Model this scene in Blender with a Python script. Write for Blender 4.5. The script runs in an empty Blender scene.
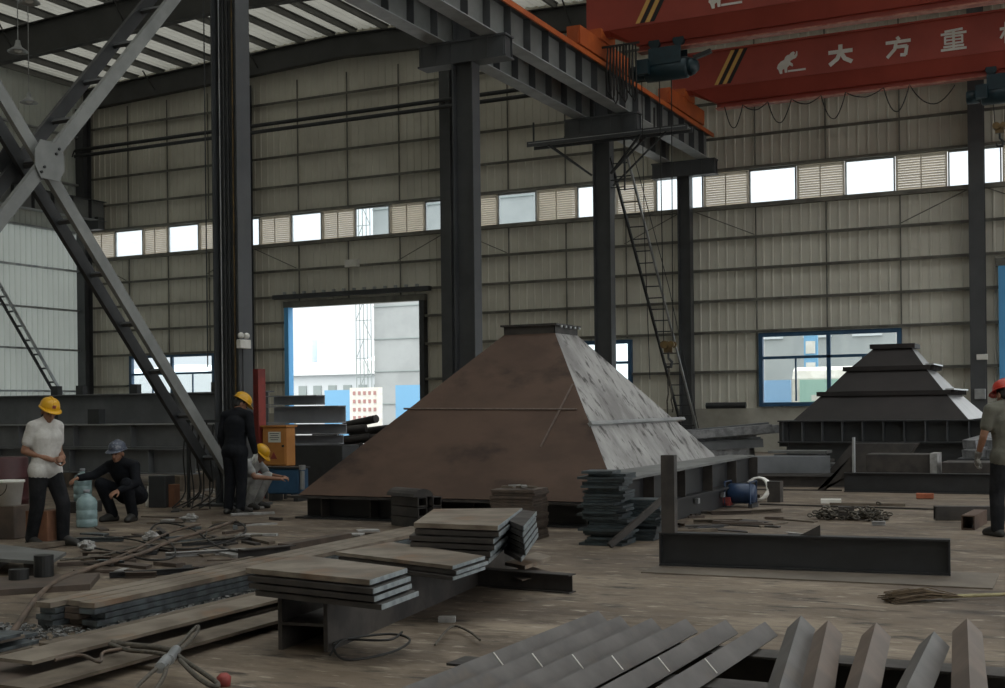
import bpy, bmesh, math, random
from mathutils import Vector, Matrix, Quaternion
random.seed(7)
SC = bpy.context.scene
COL = SC.collection
PI = math.pi
# ------------------------------------------------------------------ camera calibration (1005 x 688 frame)
FPX, CH, ROLL, YAW = 1245.0, 1.5, 0.0115, math.radians(26.4)
SN, CS = math.sin(YAW), math.cos(YAW)
def ray(x, y):
    px = (x - 502.5) / FPX; py = (408 - y) / FPX
    r = px + ROLL * py; u = py - ROLL * px
    return (-SN + CS * r, CS + SN * r, u)
def g(x, y, z=0.0):            # pixel -> point on the horizontal plane z
    d = ray(x, y); t = (z - CH) / d[2]
    return Vector((d[0] * t, d[1] * t, z))
def onY(x, y, Y):              # pixel -> point on a plane parallel to the back wall
    d = ray(x, y); t = Y / d[1]
    return Vector((d[0] * t, Y, CH + d[2] * t))
def atD(x, y, D):              # pixel -> point at depth D
    d = ray(x, y); return Vector((d[0] * D, d[1] * D, CH + d[2] * D))
# ------------------------------------------------------------------ mesh builder
Z = Vector((0, 0, 1))
def V(*a): return Vector(a if len(a) > 1 else a[0])
def frame(d, up=Z):
    d = Vector(d).normalized()
    up = Vector(up)
    if abs(d.dot(up.normalized())) > .98: up = Vector((0, 1, 0)) if abs(d.y) < .9 else Vector((1, 0, 0))
    s = d.cross(up).normalized(); u = s.cross(d).normalized()
    return d, s, u
class MB:
    def __init__(self): self.v = []; self.f = []; self.s = []
    def add(self, vs, fs, smooth=False):
        n = len(self.v); self.v += [Vector(p) for p in vs]
        for f in fs: self.f.append([n + i for i in f]); self.s.append(smooth)
        return self
    def box(self, c, size, rz=0.0, M=None):
        x, y, z = size[0] / 2, size[1] / 2, size[2] / 2
        vs = [Vector((a, b, d)) for d in (-z, z) for b in (-y, y) for a in (-x, x)]
        if M is None: M = Matrix.Rotation(rz, 3, 'Z')
        vs = [M @ p + Vector(c) for p in vs]
        return self.add(vs, [(0, 2, 3, 1), (4, 5, 7, 6), (0, 1, 5, 4), (1, 3, 7, 5), (3, 2, 6, 7), (2, 0, 4, 6)])
    def hexa(self, b, t):      # bottom quad, top quad (same winding, seen from above counter clockwise)
        return self.add(list(b) + list(t), [(3, 2, 1, 0), (4, 5, 6, 7), (0, 1, 5, 4), (1, 2, 6, 5), (2, 3, 7, 6), (3, 0, 4, 7)])
    def prof(self, pts, p0, p1, up=Z, smooth=False):   # closed profile (side, up) swept p0 -> p1
        p0 = Vector(p0); p1 = Vector(p1); d, s, u = frame(p1 - p0, up)
        n = len(pts)
        a = sum(pts[i][0] * pts[(i + 1) % n][1] - pts[(i + 1) % n][0] * pts[i][1] for i in range(n))
        if a < 0: pts = pts[::-1]
        vs = [p0 + s * a_ + u * b_ for a_, b_ in pts] + [p1 + s * a_ + u * b_ for a_, b_ in pts]
        fs = [(i, i + n, (i + 1) % n + n, (i + 1) % n) for i in range(n)]
        self.add(vs, fs, smooth)
        self.add(vs[:n], [tuple(range(n))]); self.add(vs[n:], [tuple(range(n - 1, -1, -1))])
        return self
    def bar(self, p0, p1, w, h, up=Z):
        return self.prof([(-w / 2, -h / 2), (w / 2, -h / 2), (w / 2, h / 2), (-w / 2, h / 2)], p0, p1, up)
    def hbeam(self, p0, p1, w, h, tf, tw, up=Z):   # centred on the line
        a, b, c, d = w / 2, h / 2, tw / 2, h / 2 - tf
        return self.prof([(-a, -b), (a, -b), (a, -d), (c, -d), (c, d), (a, d), (a, b), (-a, b), (-a, d), (-c, d), (-c, -d), (-a, -d)], p0, p1, up)
    def chan(self, p0, p1, w, h, t, up=Z):         # channel: web on the left, legs to the right
        return self.prof([(0, -h / 2), (w, -h / 2), (w, -h / 2 + t), (t, -h / 2 + t), (t, h / 2 - t), (w, h / 2 - t), (w, h / 2), (0, h / 2)], p0, p1, up)
    def rect_tube(self, p0, p1, w, h, t, up=Z):
        p0 = Vector(p0); p1 = Vector(p1); d, s, u = frame(p1 - p0, up)
        o = [(-w / 2, -h / 2), (w / 2, -h / 2), (w / 2, h / 2), (-w / 2, h / 2)]
        i = [(a * (1 - 2 * t / w), b * (1 - 2 * t / h)) for a, b in o]
        vs = [p + s * a + u * b for p in (p0, p1) for a, b in o + i]
        fs = []
        for k in range(4):
            j = (k + 1) % 4
            fs += [(k, k + 8, j + 8, j), (k + 4, j + 4, j + 12, k + 12), (k, j, j + 4, k + 4), (k + 8, k + 12, j + 12, j + 8)]
        return self.add(vs, fs)
    def tube(self, path, r, n=8, cap=True, smooth=True):
        path = [Vector(p) for p in path]; m = len(path)
        rs = list(r) if isinstance(r, (list, tuple)) else [r] * m
        vs = []; ref = None
        for i, p in enumerate(path):
            d = (path[min(i + 1, m - 1)] - path[max(i - 1, 0)])
            d = d.normalized() if d.length > 1e-9 else Vector((0, 0, 1))
            if ref is None:
                ref = d.orthogonal().normalized()
            ref = (ref - d * ref.dot(d))
            ref = ref.normalized() if ref.length > 1e-6 else d.orthogonal().normalized()
            b = d.cross(ref)
            for k in range(n):
                t = 2 * PI * k / n
                vs.append(p + ref * math.cos(t) * rs[i] + b * math.sin(t) * rs[i])
        fs = [(i * n + k, i * n + (k + 1) % n, (i + 1) * n + (k + 1) % n, (i + 1) * n + k) for i in range(m - 1) for k in range(n)]
        self.add(vs, fs, smooth)
        if cap:
            self.add(vs[:n], [tuple(range(n - 1, -1, -1))]); self.add(vs[-n:], [tuple(range(n))])
        return self
    def lathe(self, prof, c, n=20, axis=Z, smooth=True):   # prof: (radius, height along axis)
        d, s, u = frame(axis, (0, 1, 0)); c = Vector(c); vs = []
        for r, h in prof:
            for k in range(n):
                t = 2 * PI * k / n
                vs.append(c + d * h + (s * math.cos(t) + u * math.sin(t)) * max(r, 1e-4))
        m = len(prof)
        fs = [(i * n + k, i * n + (k + 1) % n, (i + 1) * n + (k + 1) % n, (i + 1) * n + k) for i in range(m - 1) for k in range(n)]
        self.add(vs, fs, smooth)
        self.add(vs[:n], [tuple(range(n - 1, -1, -1))]); self.add(vs[-n:], [tuple(range(n))])
        return self
    def ell(self, c, r, M=None, nu=14, nv=9):
        c = Vector(c); r = (r, r, r) if isinstance(r, (int, float)) else r
        vs = []; fs = []
        for i in range(1, nv):
            a = PI * i / nv
            for k in range(nu):
                t = 2 * PI * k / nu
                p = Vector((r[0] * math.sin(a) * math.cos(t), r[1] * math.sin(a) * math.sin(t), r[2] * math.cos(a)))
                vs.append((M @ p if M is not None else p) + c)
        top = Vector((0, 0, r[2])); bot = -top
        vs += [(M @ top if M is not None else top) + c, (M @ bot if M is not None else bot) + c]
        for i in range(nv - 2):
            for k in range(nu):
                fs.append((i * nu + k, (i + 1) * nu + k, (i + 1) * nu + (k + 1) % nu, i * nu + (k + 1) % nu))
        T = len(vs) - 2; B = T + 1; L = (nv - 2) * nu
        for k in range(nu):
            fs.append((T, k, (k + 1) % nu)); fs.append((B, L + (k + 1) % nu, L + k))
        return self.add(vs, fs, True)
    def poly(self, pts, off):  # planar polygon thickened by the vector off
        pts = [Vector(p) for p in pts]; off = Vector(off); n = len(pts)
        nn = Vector((0, 0, 0))
        for i in range(n): nn += pts[i].cross(pts[(i + 1) % n])
        if nn.dot(off) < 0: pts = pts[::-1]
        vs = pts + [p + off for p in pts]
        fs = [tuple(range(n - 1, -1, -1)), tuple(range(n, 2 * n))] + [(i, (i + 1) % n, (i + 1) % n + n, i + n) for i in range(n)]
        return self.add(vs, fs)
WL = {}
def build(mb, name, mat, parent=None, bevel=0.0, origin=None):
    """links the collected geometry as ONE mesh object; points are in world space"""
    if parent is not None: org = WL[parent.name]
    elif origin is not None: org = Vector(origin)
    else:
        lo = [min(p[i] for p in mb.v) for i in range(3)]; hi = [max(p[i] for p in mb.v) for i in range(3)]
        org = Vector(((lo[0] + hi[0]) / 2, (lo[1] + hi[1]) / 2, lo[2]))
    me = bpy.data.meshes.new(name)
    me.from_pydata([p - org for p in mb.v], [], mb.f)
    me.polygons.foreach_set('use_smooth', mb.s)
    me.materials.append(mat); me.update()
    o = bpy.data.objects.new(name, me); COL.objects.link(o)
    if parent is not None: o.parent = parent
    else: o.location = org
    WL[o.name] = Vector(org)
    if bevel > 0:
        m = o.modifiers.new('edge', 'BEVEL'); m.width = bevel; m.segments = 1; m.limit_method = 'ANGLE'
    return o
def tag(o, label, cat, group=None, kind=None):
    o['label'] = label; o['category'] = cat
    if group: o['group'] = group
    if kind: o['kind'] = kind
    return o
def thing(name, label, cat, loc, group=None, kind=None):
    o = bpy.data.objects.new(name, None); COL.objects.link(o)
    o.location = Vector(loc); o.empty_display_size = .2
    WL[o.name] = Vector(loc)
    return tag(o, label, cat, group, kind)
def dup(root, loc, rz=0.0, label=None, group=None):
    r = root.copy(); COL.objects.link(r); r.location = loc; r.rotation_euler = (0, 0, rz)
    if label: r['label'] = label
    if group: r['group'] = group
    WL[r.name] = Vector(loc)
    for ch in list(root.children):
        c = ch.copy(); COL.objects.link(c); c.parent = r
        for gc in list(ch.children):
            d = gc.copy(); COL.objects.link(d); d.parent = c
    return r
# ------------------------------------------------------------------ materials
def mat(name, c1, c2=None, scale=3.0, rough=.6, metal=0.0, bump=0.0, bscale=40.0, rough2=None, stretch=None, c3=None, s3=1.0, lo=.4, hi=.6, l3=.55, h3=.7, spec=.5, detail=6):
    m = bpy.data.materials.new(name); m.use_nodes = True
    N = m.node_tree.nodes; L = m.node_tree.links
    b = N['Principled BSDF']
    b.inputs['Roughness'].default_value = rough; b.inputs['Metallic'].default_value = metal
    b.inputs['Specular IOR Level'].default_value = spec
    b.inputs['Base Color'].default_value = (*c1, 1)
    tc = N.new('ShaderNodeTexCoord'); vec = tc.outputs['Object']
    if stretch:
        mp = N.new('ShaderNodeMapping'); mp.inputs['Scale'].default_value = stretch
        L.new(vec, mp.inputs['Vector']); vec = mp.outputs['Vector']
    def noise(sc, det=detail):
        n = N.new('ShaderNodeTexNoise'); n.inputs['Scale'].default_value = sc; n.inputs['Detail'].default_value = det
        n.inputs['Roughness'].default_value = .6
        L.new(vec, n.inputs['Vector']); return n.outputs['Fac']
    def ramp(fac, a, z):
        r = N.new('ShaderNodeMapRange'); r.inputs['From Min'].default_value = a; r.inputs['From Max'].default_value = z
        L.new(fac, r.inputs['Value']); return r.outputs['Result']
    col = None
    if c2:
        fac = ramp(noise(scale), lo, hi)
        mx = N.new('ShaderNodeMix'); mx.data_type = 'RGBA'
        mx.inputs['A'].default_value = (*c1, 1); mx.inputs['B'].default_value = (*c2, 1)
        L.new(fac, mx.inputs['Factor']); col = mx.outputs['Result']
        if rough2 is not None:
            rr = N.new('ShaderNodeMapRange'); rr.inputs['To Min'].default_value = rough; rr.inputs['To Max'].default_value = rough2
            L.new(fac, rr.inputs['Value']); L.new(rr.outputs['Result'], b.inputs['Roughness'])
        if c3:
            f3 = ramp(noise(s3), l3, h3)
            m3 = N.new('ShaderNodeMix'); m3.data_type = 'RGBA'
            L.new(col, m3.inputs['A']); m3.inputs['B'].default_value = (*c3, 1)
            L.new(f3, m3.inputs['Factor']); col = m3.outputs['Result']
        L.new(col, b.inputs['Base Color'])
    if bump:
        bp = N.new('ShaderNodeBump'); bp.inputs['Strength'].default_value = bump; bp.inputs['Distance'].default_value = .02
        L.new(noise(bscale, 4), bp.inputs['Height']); L.new(bp.outputs['Normal'], b.inputs['Normal'])
    return m
def glass_mat(name, tint=(.93, .96, .97), rough=.05, refl=.08):
    m = bpy.data.materials.new(name); m.use_nodes = True
    N = m.node_tree.nodes; L = m.node_tree.links; N.remove(N['Principled BSDF'])
    t = N.new('ShaderNodeBsdfTransparent'); t.inputs['Color'].default_value = (*tint, 1)
    gl = N.new('ShaderNodeBsdfGlossy'); gl.inputs['Roughness'].default_value = rough
    mx = N.new('ShaderNodeMixShader'); mx.inputs[0].default_value = refl
    L.new(t.outputs[0], mx.inputs[1]); L.new(gl.outputs[0], mx.inputs[2])
    L.new(mx.outputs[0], N['Material Output'].inputs['Surface'])
    return m
def sheet_mat(name, col, trans, tcol):    # translucent roof sheeting: diffuse mixed with translucent
    m = bpy.data.materials.new(name); m.use_nodes = True
    N = m.node_tree.nodes; L = m.node_tree.links; N.remove(N['Principled BSDF'])
    d = N.new('ShaderNodeBsdfDiffuse'); d.inputs['Color'].default_value = (*col, 1)
    t = N.new('ShaderNodeBsdfTranslucent')
    tc = N.new('ShaderNodeTexCoord'); n = N.new('ShaderNodeTexNoise'); n.inputs['Scale'].default_value = .9; n.inputs['Detail'].default_value = 5
    mx0 = N.new('ShaderNodeMix'); mx0.data_type = 'RGBA'
    mx0.inputs['A'].default_value = (*[c * .7 for c in tcol], 1); mx0.inputs['B'].default_value = (*tcol, 1)
    L.new(tc.outputs['Object'], n.inputs['Vector']); L.new(n.outputs['Fac'], mx0.inputs['Factor']); L.new(mx0.outputs['Result'], t.inputs['Color'])
    mx = N.new('ShaderNodeMixShader'); mx.inputs[0].default_value = trans
    L.new(d.outputs[0], mx.inputs[1]); L.new(t.outputs[0], mx.inputs[2])
    L.new(mx.outputs[0], N['Material Output'].inputs['Surface'])
    return m
M = {}
M['wall'] = mat('cream_wall_sheet', (0.689, 0.663, 0.572), (0.585, 0.559, 0.481), scale=.35, rough=.55, c3=(.50, .475, .395), s3=.8, l3=.6, h3=.85)
M['wall_l'] = mat('pale_wall_sheet', (.60, .62, .58), (.52, .54, .50), scale=.35, rough=.5)
M['girt'] = mat('girt_grey', (0.196, 0.190, 0.161), (0.127, 0.121, 0.103), scale=2, rough=.6)
def floor_mat():
    m = bpy.data.materials.new('dirty_concrete'); m.use_nodes = True; N = m.node_tree.nodes; L = m.node_tree.links; b = N['Principled BSDF']
    tc = N.new('ShaderNodeTexCoord'); mp = N.new('ShaderNodeMapping'); mp.inputs['Rotation'].default_value = (0, 0, -.46); mp.inputs['Scale'].default_value = (.55, 1.5, 1)
    L.new(tc.outputs['Object'], mp.inputs['Vector'])
    def fac(sc, lo, hi, vec, det=10, ro=.65):
        n = N.new('ShaderNodeTexNoise'); n.inputs['Scale'].default_value = sc; n.inputs['Detail'].default_value = det; n.inputs['Roughness'].default_value = ro; L.new(vec, n.inputs['Vector'])
        r = N.new('ShaderNodeMapRange'); r.inputs['From Min'].default_value = lo; r.inputs['From Max'].default_value = hi; L.new(n.outputs['Fac'], r.inputs['Value']); return r.outputs['Result']
    def mix(a, c, f):
        x = N.new('ShaderNodeMix'); x.data_type = 'RGBA'; L.new(f, x.inputs['Factor'])
        if isinstance(a, tuple): x.inputs['A'].default_value = (*a, 1)
        else: L.new(a, x.inputs['A'])
        x.inputs['B'].default_value = (*c, 1); return x.outputs['Result']
    o, s = tc.outputs['Object'], mp.outputs['Vector']
    c = mix((.165, .125, .09), (.085, .062, .045), fac(.45, .40, .60, o))
    c = mix(c, (.27, .215, .16), fac(1.6, .50, .63, s))
    c = mix(c, (.045, .034, .026), fac(3.2, .51, .64, s))
    c = mix(c, (.34, .29, .23), fac(7.0, .58, .68, s, 6))
    L.new(c, b.inputs['Base Color'])
    rr = N.new('ShaderNodeMapRange'); rr.inputs['To Min'].default_value = .5; rr.inputs['To Max'].default_value = .75; L.new(fac(1.1, .35, .65, o), rr.inputs['Value']); L.new(rr.outputs['Result'], b.inputs['Roughness'])
    b.inputs['Specular IOR Level'].default_value = .35
    bp = N.new('ShaderNodeBump'); bp.inputs['Strength'].default_value = .35; bp.inputs['Distance'].default_value = .02; L.new(fac(9, 0, 1, s, 6), bp.inputs['Height']); L.new(bp.outputs['Normal'], b.inputs['Normal'])
    return m
M['floor'] = floor_mat()
M['roof'] = sheet_mat('translucent_roof_sheet', (.46, .46, .43), .14, (.60, .60, .54))
M['steel'] = mat('dark_painted_steel', (.034, .036, .038), (.024, .025, .027), scale=1.5, rough=.42, rough2=.55)
M['column'] = mat('column_grey_paint', (0.073, 0.076, 0.080), (0.053, 0.055, 0.059), scale=.8, rough=.45, c3=(.075, .078, .08), s3=2, l3=.62, h3=.8)
M['rafter'] = mat('rafter_grey', (.058, .058, .056), (.045, .045, .043), scale=1, rough=.6)
M['purlin'] = mat('galvanised_purlin', (.15, .15, .14), (.11, .11, .10), scale=1.5, rough=.55)
M['galv'] = mat('galvanised_bright', (.42, .43, .43), (.30, .31, .32), scale=3, rough=.4, metal=.6)
M['red'] = mat('crane_red_paint', (.34, .058, .038), (.28, .046, .03), scale=.7, rough=.45)
M['orange'] = mat('crane_orange_paint', (.52, .12, .025), (.42, .085, .02), scale=2, rough=.5)
M['yellow'] = mat('signal_yellow_paint', (.68, .42, .12), (.6, .36, .1), scale=3, rough=.5)
M['black'] = mat('black_paint', (.012, .012, .012), rough=.5)
M['white'] = mat('white_paint', (.72, .70, .66), (.62, .6, .55), scale=4, rough=.5)
M['teal'] = mat('hoist_teal_paint', (.014, .038, .05), (.01, .028, .037), scale=4, rough=.4)
M['cable'] = mat('black_rubber', (.012, .011, .010), rough=.6)
M['rust'] = mat('brown_primer_steel', (.108, .068, .050), (.083, .053, .040), scale=.9, rough=.55, rough2=.65, c3=(.035, .024, .02), s3=.8, l3=.56, h3=.72, stretch=(1, 1, 2.2), spec=.22)
M['rust_sheen'] = mat('sky_sheen_plate', (.37, .36, .35), (.20, .19, .185), scale=1.4, rough=.4, rough2=.5, c3=(.035, .031, .028), s3=6.5, l3=.55, h3=.66, stretch=(.75, 1.2, .6), bump=.5, bscale=9)  # pale base holds the sky's reflection as colour; dark speckles are surface marks
M['plate_dk'] = mat('dark_mill_scale', (.056, .048, .043), (.034, .030, .028), scale=3, rough=.48, rough2=.6, spec=.35)
M['plate_top'] = mat('weathered_plate', (.24, .20, .158), (.125, .098, .075), scale=2.6, rough=.5, c3=(.24, .125, .062), s3=1.6, l3=.57, h3=.74, metal=.1)
M['plate_top_old'] = mat('weathered_plate_plain', (0.185, 0.154, 0.123), (0.128, 0.101, 0.079), scale=2.2, rough=.5, c3=(.22, .115, .06), s3=1.5, l3=.58, h3=.78, metal=.1)
M['plate_edge'] = mat('cut_plate_edge', (.12, .14, .15), (.06, .065, .07), scale=9, rough=.4, metal=.3)
M['teal_plate'] = mat('blue_grey_plate', (.05, .066, .072), (.03, .036, .04), scale=6, rough=.5, metal=.2, c3=(.13, .15, .155), s3=9, l3=.62, h3=.72)
M['angle'] = mat('mill_scale_angle', (.128, .118, .112), (.085, .078, .075), scale=2.2, rough=.45, c3=(.15, .12, .095), s3=2.4, l3=.56, h3=.76, spec=.35)
M['angle_rust'] = mat('rusty_angle', (.155, .115, .092), (.105, .08, .066), scale=2, rough=.5, spec=.3)
M['wood'] = mat('weathered_wood', (0.140, 0.111, 0.082), (0.089, 0.068, 0.049), scale=5, rough=.8)
M['brown'] = mat('brown_scrap', (.092, .066, .05), (.06, .044, .035), scale=4, rough=.7)
M['blue'] = mat('blue_frame_paint', (.035, .10, .19), (.025, .075, .15), scale=3, rough=.45)
M['bluelight'] = mat('sky_blue_paint', (.10, .38, .72), rough=.5)
M['redcol'] = mat('red_oxide_paint', (.30, .05, .04), (.2, .04, .035), scale=4, rough=.6)
M['obox'] = mat('orange_box_paint', (.52, .22, .05), (.45, .18, .04), scale=3, rough=.5)
M['paper'] = mat('paper', (.7, .68, .6), rough=.8)
M['slat'] = sheet_mat('louvre_slat', (.50, .47, .42), .72, (.82, .78, .70))
M['glass'] = glass_mat('window_glass')
M['rubble'] = mat('pale_scrap', (.36, .35, .34), (.2, .19, .18), scale=5, rough=.7)
M['silverwrap'] = mat('pale_steel_bundle', (.30, .30, .31), (.17, .17, .18), scale=6, rough=.4, metal=.3)
M['rope'] = mat('wire_rope', (.10, .085, .065), (.055, .047, .038), scale=30, rough=.7)
M['hose'] = mat('brown_hose', (.13, .09, .065), (.075, .055, .042), scale=4, rough=.7)

M['cutedge'] = mat('flame_cut_edge', (.34, .38, .40), (.2, .23, .245), scale=9, rough=.4, metal=.3)
M['chips'] = mat('steel_chips', (.20, .20, .195), (.08, .08, .078), scale=20, rough=.5, metal=.3)
M['maroon'] = mat('maroon_paint', (.075, .02, .022), (.055, .016, .018), scale=3, rough=.5)
M['carton'] = mat('reddish_cardboard', (.19, .085, .045), (.15, .065, .035), scale=5, rough=.8)
M['bluem'] = mat('machine_blue', (0.017, 0.039, 0.094), (0.011, 0.028, 0.066), scale=6, rough=.4)
M['straw'] = mat('broom_twigs', (.11, .075, .04), (.07, .045, .025), scale=20, rough=.8)
M['straw2'] = mat('bamboo', (.28, .24, .12), (.2, .17, .08), scale=10, rough=.6)
M['lampglow'] = mat('lamp_glass', (.7, .7, .68), rough=.2)
M['hoard'] = mat('hoarding_blue', (0.163, 0.371, 0.579), rough=.6)
M['hoard2'] = mat('fence_blue', (0.247, 0.429, 0.660), rough=.6)
M['hoard_red'] = mat('pale_red_print', (0.385, 0.209, 0.198), rough=.7)  # red kept pale in the colour to look overexposed outside
M['net'] = mat('grey_netting', (0.329, 0.348, 0.348), (0.291, 0.310, 0.310), scale=.4, rough=.9)
M['netline'] = mat('scaffold_grey', (0.264, 0.304, 0.298), rough=.8)
M['shed'] = mat('pale_render', (0.544, 0.578, 0.594), rough=.9)
M['far'] = mat('distant_tower', (0.731, 0.794, 0.836), rough=.9)  # distance haze mixed into this pale tower colour
M['far2'] = mat('distant_windows', (0.665, 0.751, 0.805), rough=.9)  # window bands lightened by the same painted-in haze
M['hills'] = mat('distant_hills', (0.653, 0.752, 0.792), (0.594, 0.704, 0.743), scale=.02, rough=1)  # hills coloured pale and bluish as if seen through haze
M['green'] = mat('pale_green_paint', (0.347, 0.544, 0.479), rough=.6)
M['yellowgreen'] = mat('grass_print', (0.554, 0.585, 0.424), rough=.7)

M['beamgrey'] = mat('stacked_beam_grey', (0.170, 0.176, 0.188), (0.120, 0.126, 0.134), scale=1.2, rough=.5)
M['changrey'] = mat('channel_grey', (0.323, 0.332, 0.361), (0.247, 0.255, 0.275), scale=1.2, rough=.5)
M['blacksteel'] = mat('black_primed_steel', (.020, .020, .022), (.014, .014, .015), scale=3, rough=.5)
M['floorplate'] = mat('dull_floor_plate', (.15, .122, .095), (.10, .08, .062), scale=1.6, rough=.55)
M['greyplate'] = mat('dull_grey_plate', (.15, .15, .145), (.10, .10, .098), scale=2, rough=.5)
M['weld'] = mat('weld_bead', (.14, .10, .08), (.10, .07, .055), scale=20, rough=.5)
M['wall_fibre'] = sheet_mat('daylight_wall_sheet', (.62, .64, .60), .16, (.72, .78, .74))
M['orangebrick'] = mat('orange_brick', (.34, .10, .045), (.26, .075, .035), scale=8, rough=.8)
# ================================================================== THE SETTING
YW, XL, XR = 39.4, -39.1, -12.64
def struct(mb, name, m, label=None, cat=None, parent=None, **k):
    o = build(mb, name, m, parent, **k)
    if parent is None: tag(o, label, cat, None, 'structure')
    return o
# ---- floor and ground outside
b = MB(); b.box((-12, 15.7, -.15), (54.4, 47.6, .3))
floor = struct(b, 'floor', M['floor'], 'dirty brown concrete workshop floor strewn with scrap', 'floor')
M['yard'] = mat('yard_concrete', (.30, .31, .31), (.26, .27, .27), scale=.3, rough=.8)
b = MB(); b.box((-30, 119.6, -.2), (300, 160, .3)); b.box((64.6, 15, -.2), (98, 50, .3))
struct(b, 'ground', M['yard'], 'pale concrete yard seen through the big doorway', 'ground')
# ---- ribbed wall sheets
def sheet(mb, u0, u1, z0, z1, put, pitch=.3):
    pts = [(u0, 0)]
    k = math.ceil((u0 + .05) / pitch)
    while k * pitch < u1 - .05:
        x = k * pitch
        pts += [(x - .04, 0), (x - .022, .032), (x + .022, .032), (x + .04, 0)]; k += 1
    pts.append((u1, 0))
    n = len(pts)
    mb.add([put(u, d, z) for z in (z0, z1) for u, d in pts], [(i, i + 1, i + 1 + n, i + n) for i in range(n - 1)])
putB = lambda u, d, z: Vector((u, YW + .05 - d, z))
CLZ0, CLZ1 = 7.95, 9.05
openings = [(-36.75, -32.3, 1.5, 3.85), (-28.66, -22.79, 0, 5.45), (-19.1, -14.67, 1.5, 3.75), (-10.35, -5.95, 1.45, 3.8), (-3.05, 2.8, 0, 5.5)]
b = MB()
x = XL
for (x0, x1, z0, z1) in openings:
    sheet(b, x, x0, 1.4, CLZ0, putB)
    if z0 > 1.4: sheet(b, x0, x1, 1.4, z0, putB)
    sheet(b, x0, x1, z1, CLZ0, putB)
    x = x1
sheet(b, x, 14.2, 1.4, CLZ0, putB); sheet(b, XL, 14.2, CLZ1, 16.6, putB)
b.add([(XL - .2, YW + .12, 9.1), (14.2, YW + .12, 9.1), (14.2, YW + .12, 16.6), (XL - .2, YW + .12, 16.6)], [(0, 1, 2, 3)])
wall_back = struct(b, 'wall_back', M['wall'], 'cream ribbed metal end wall with a high band of windows', 'wall')
M['block'] = mat('cream_masonry', (.44, .42, .36), (.36, .34, .29), scale=1.2, rough=.8)
b = MB(); x = XL
for (x0, x1, z0, z1) in openings:
    if z0 < 1: b.box(((x + x0) / 2, YW + .16, .7), (x0 - x, .3, 1.4)); x = x1
b.box(((x + 14.2) / 2, YW + .16, .7), (14.2 - x, .3, 1.4))
build(b, 'plinth', M['block'], wall_back)
def clear(z, margin=.1):        # spans of the wall free of openings at height z
    sp = []; x = XL + .1
    for (x0, x1, z0, z1) in openings:
        if z0 - margin < z < z1 + margin - .12: sp.append((x, x0 - .05)); x = x1 + .05
    sp.append((x, 14)); return sp
for z in (2.6, 3.88, 4.9, 5.9, 6.9, 10.15, 11.3, 13.4):
    for (a, c) in clear(z):
        b = MB(); b.chan((a, YW - .02, z), (c, YW - .02, z), .16, .09, .02, up=(0, -1, 0)) if 0 else b.box(((a + c) / 2, YW - .09, z), (c - a, .13, .06))
        b.box(((a + c) / 2, YW - .145, z - .04), (c - a, .02, .05))
        build(b, 'girt', M['girt'], wall_back)
for z, h in ((CLZ0 - .05, .13), (CLZ1 + .06, .09)):
    b = MB(); b.box(((XL + 14) / 2, YW - .09, z), (14 - XL, .2, h)); build(b, 'girt', M['girt'], wall_back)
COLX = [-38.85, -30.46, -21.42, -12.64, -3.72, 5.1]
for i in range(5):
    xa, xb = COLX[i], COLX[i + 1]
    for k in (1, 2, 3):
        xx = xa + (xb - xa) * k / 4
        zs = [(1.45, CLZ0 - .1)]
        for (x0, x1, z0, z1) in openings:
            if x0 - .05 < xx < x1 + .05: zs = [(z1 + .05, CLZ0 - .1)]
        for (z0, z1) in zs + [(CLZ1 + .1, 14.2)]:
            b = MB(); b.bar((xx, YW - .02, z0), (xx, YW - .02, z1), .04, .04); build(b, 'wall_post', M['girt'], wall_back)
    b = MB(); q = (xb - xa) / 4
    b.tube([(xa + .2, YW - .2, 7.85), (xa + q, YW - .2, 6.95)], .018, 5); build(b, 'brace_rod', M['girt'], wall_back)
    b = MB(); b.tube([(xb - .2, YW - .2, 7.85), (xb - q, YW - .2, 6.95)], .018, 5); build(b, 'brace_rod', M['girt'], wall_back)
# ---- left wall
b = MB(); putL = lambda u, d, z: Vector((XL + d, u, z))
sheet(b, -8, YW, 9.0, 16.2, putL, .28)
b.add([(XL - .06, -8, 9), (XL - .06, YW + .3, 9), (XL - .06, YW + .3, 16.2), (XL - .06, -8, 16.2)], [(0, 1, 2, 3)])
wall_left = struct(b, 'wall_left', M['wall_l'], 'pale ribbed metal side wall behind the stacked beams', 'wall')
b = MB(); sheet(b, -8, YW, .0, 9.0, putL, .28); build(b, 'daylight_sheet', M['wall_fibre'], wall_left)
for z in (2.4, 4.1, 5.75, 7.4, 9.0, 11, 13):
    b = MB(); b.box((XL + .12, 20, z), (.17, 38, .075)); build(b, 'girt', M['galv'], wall_left)
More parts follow.
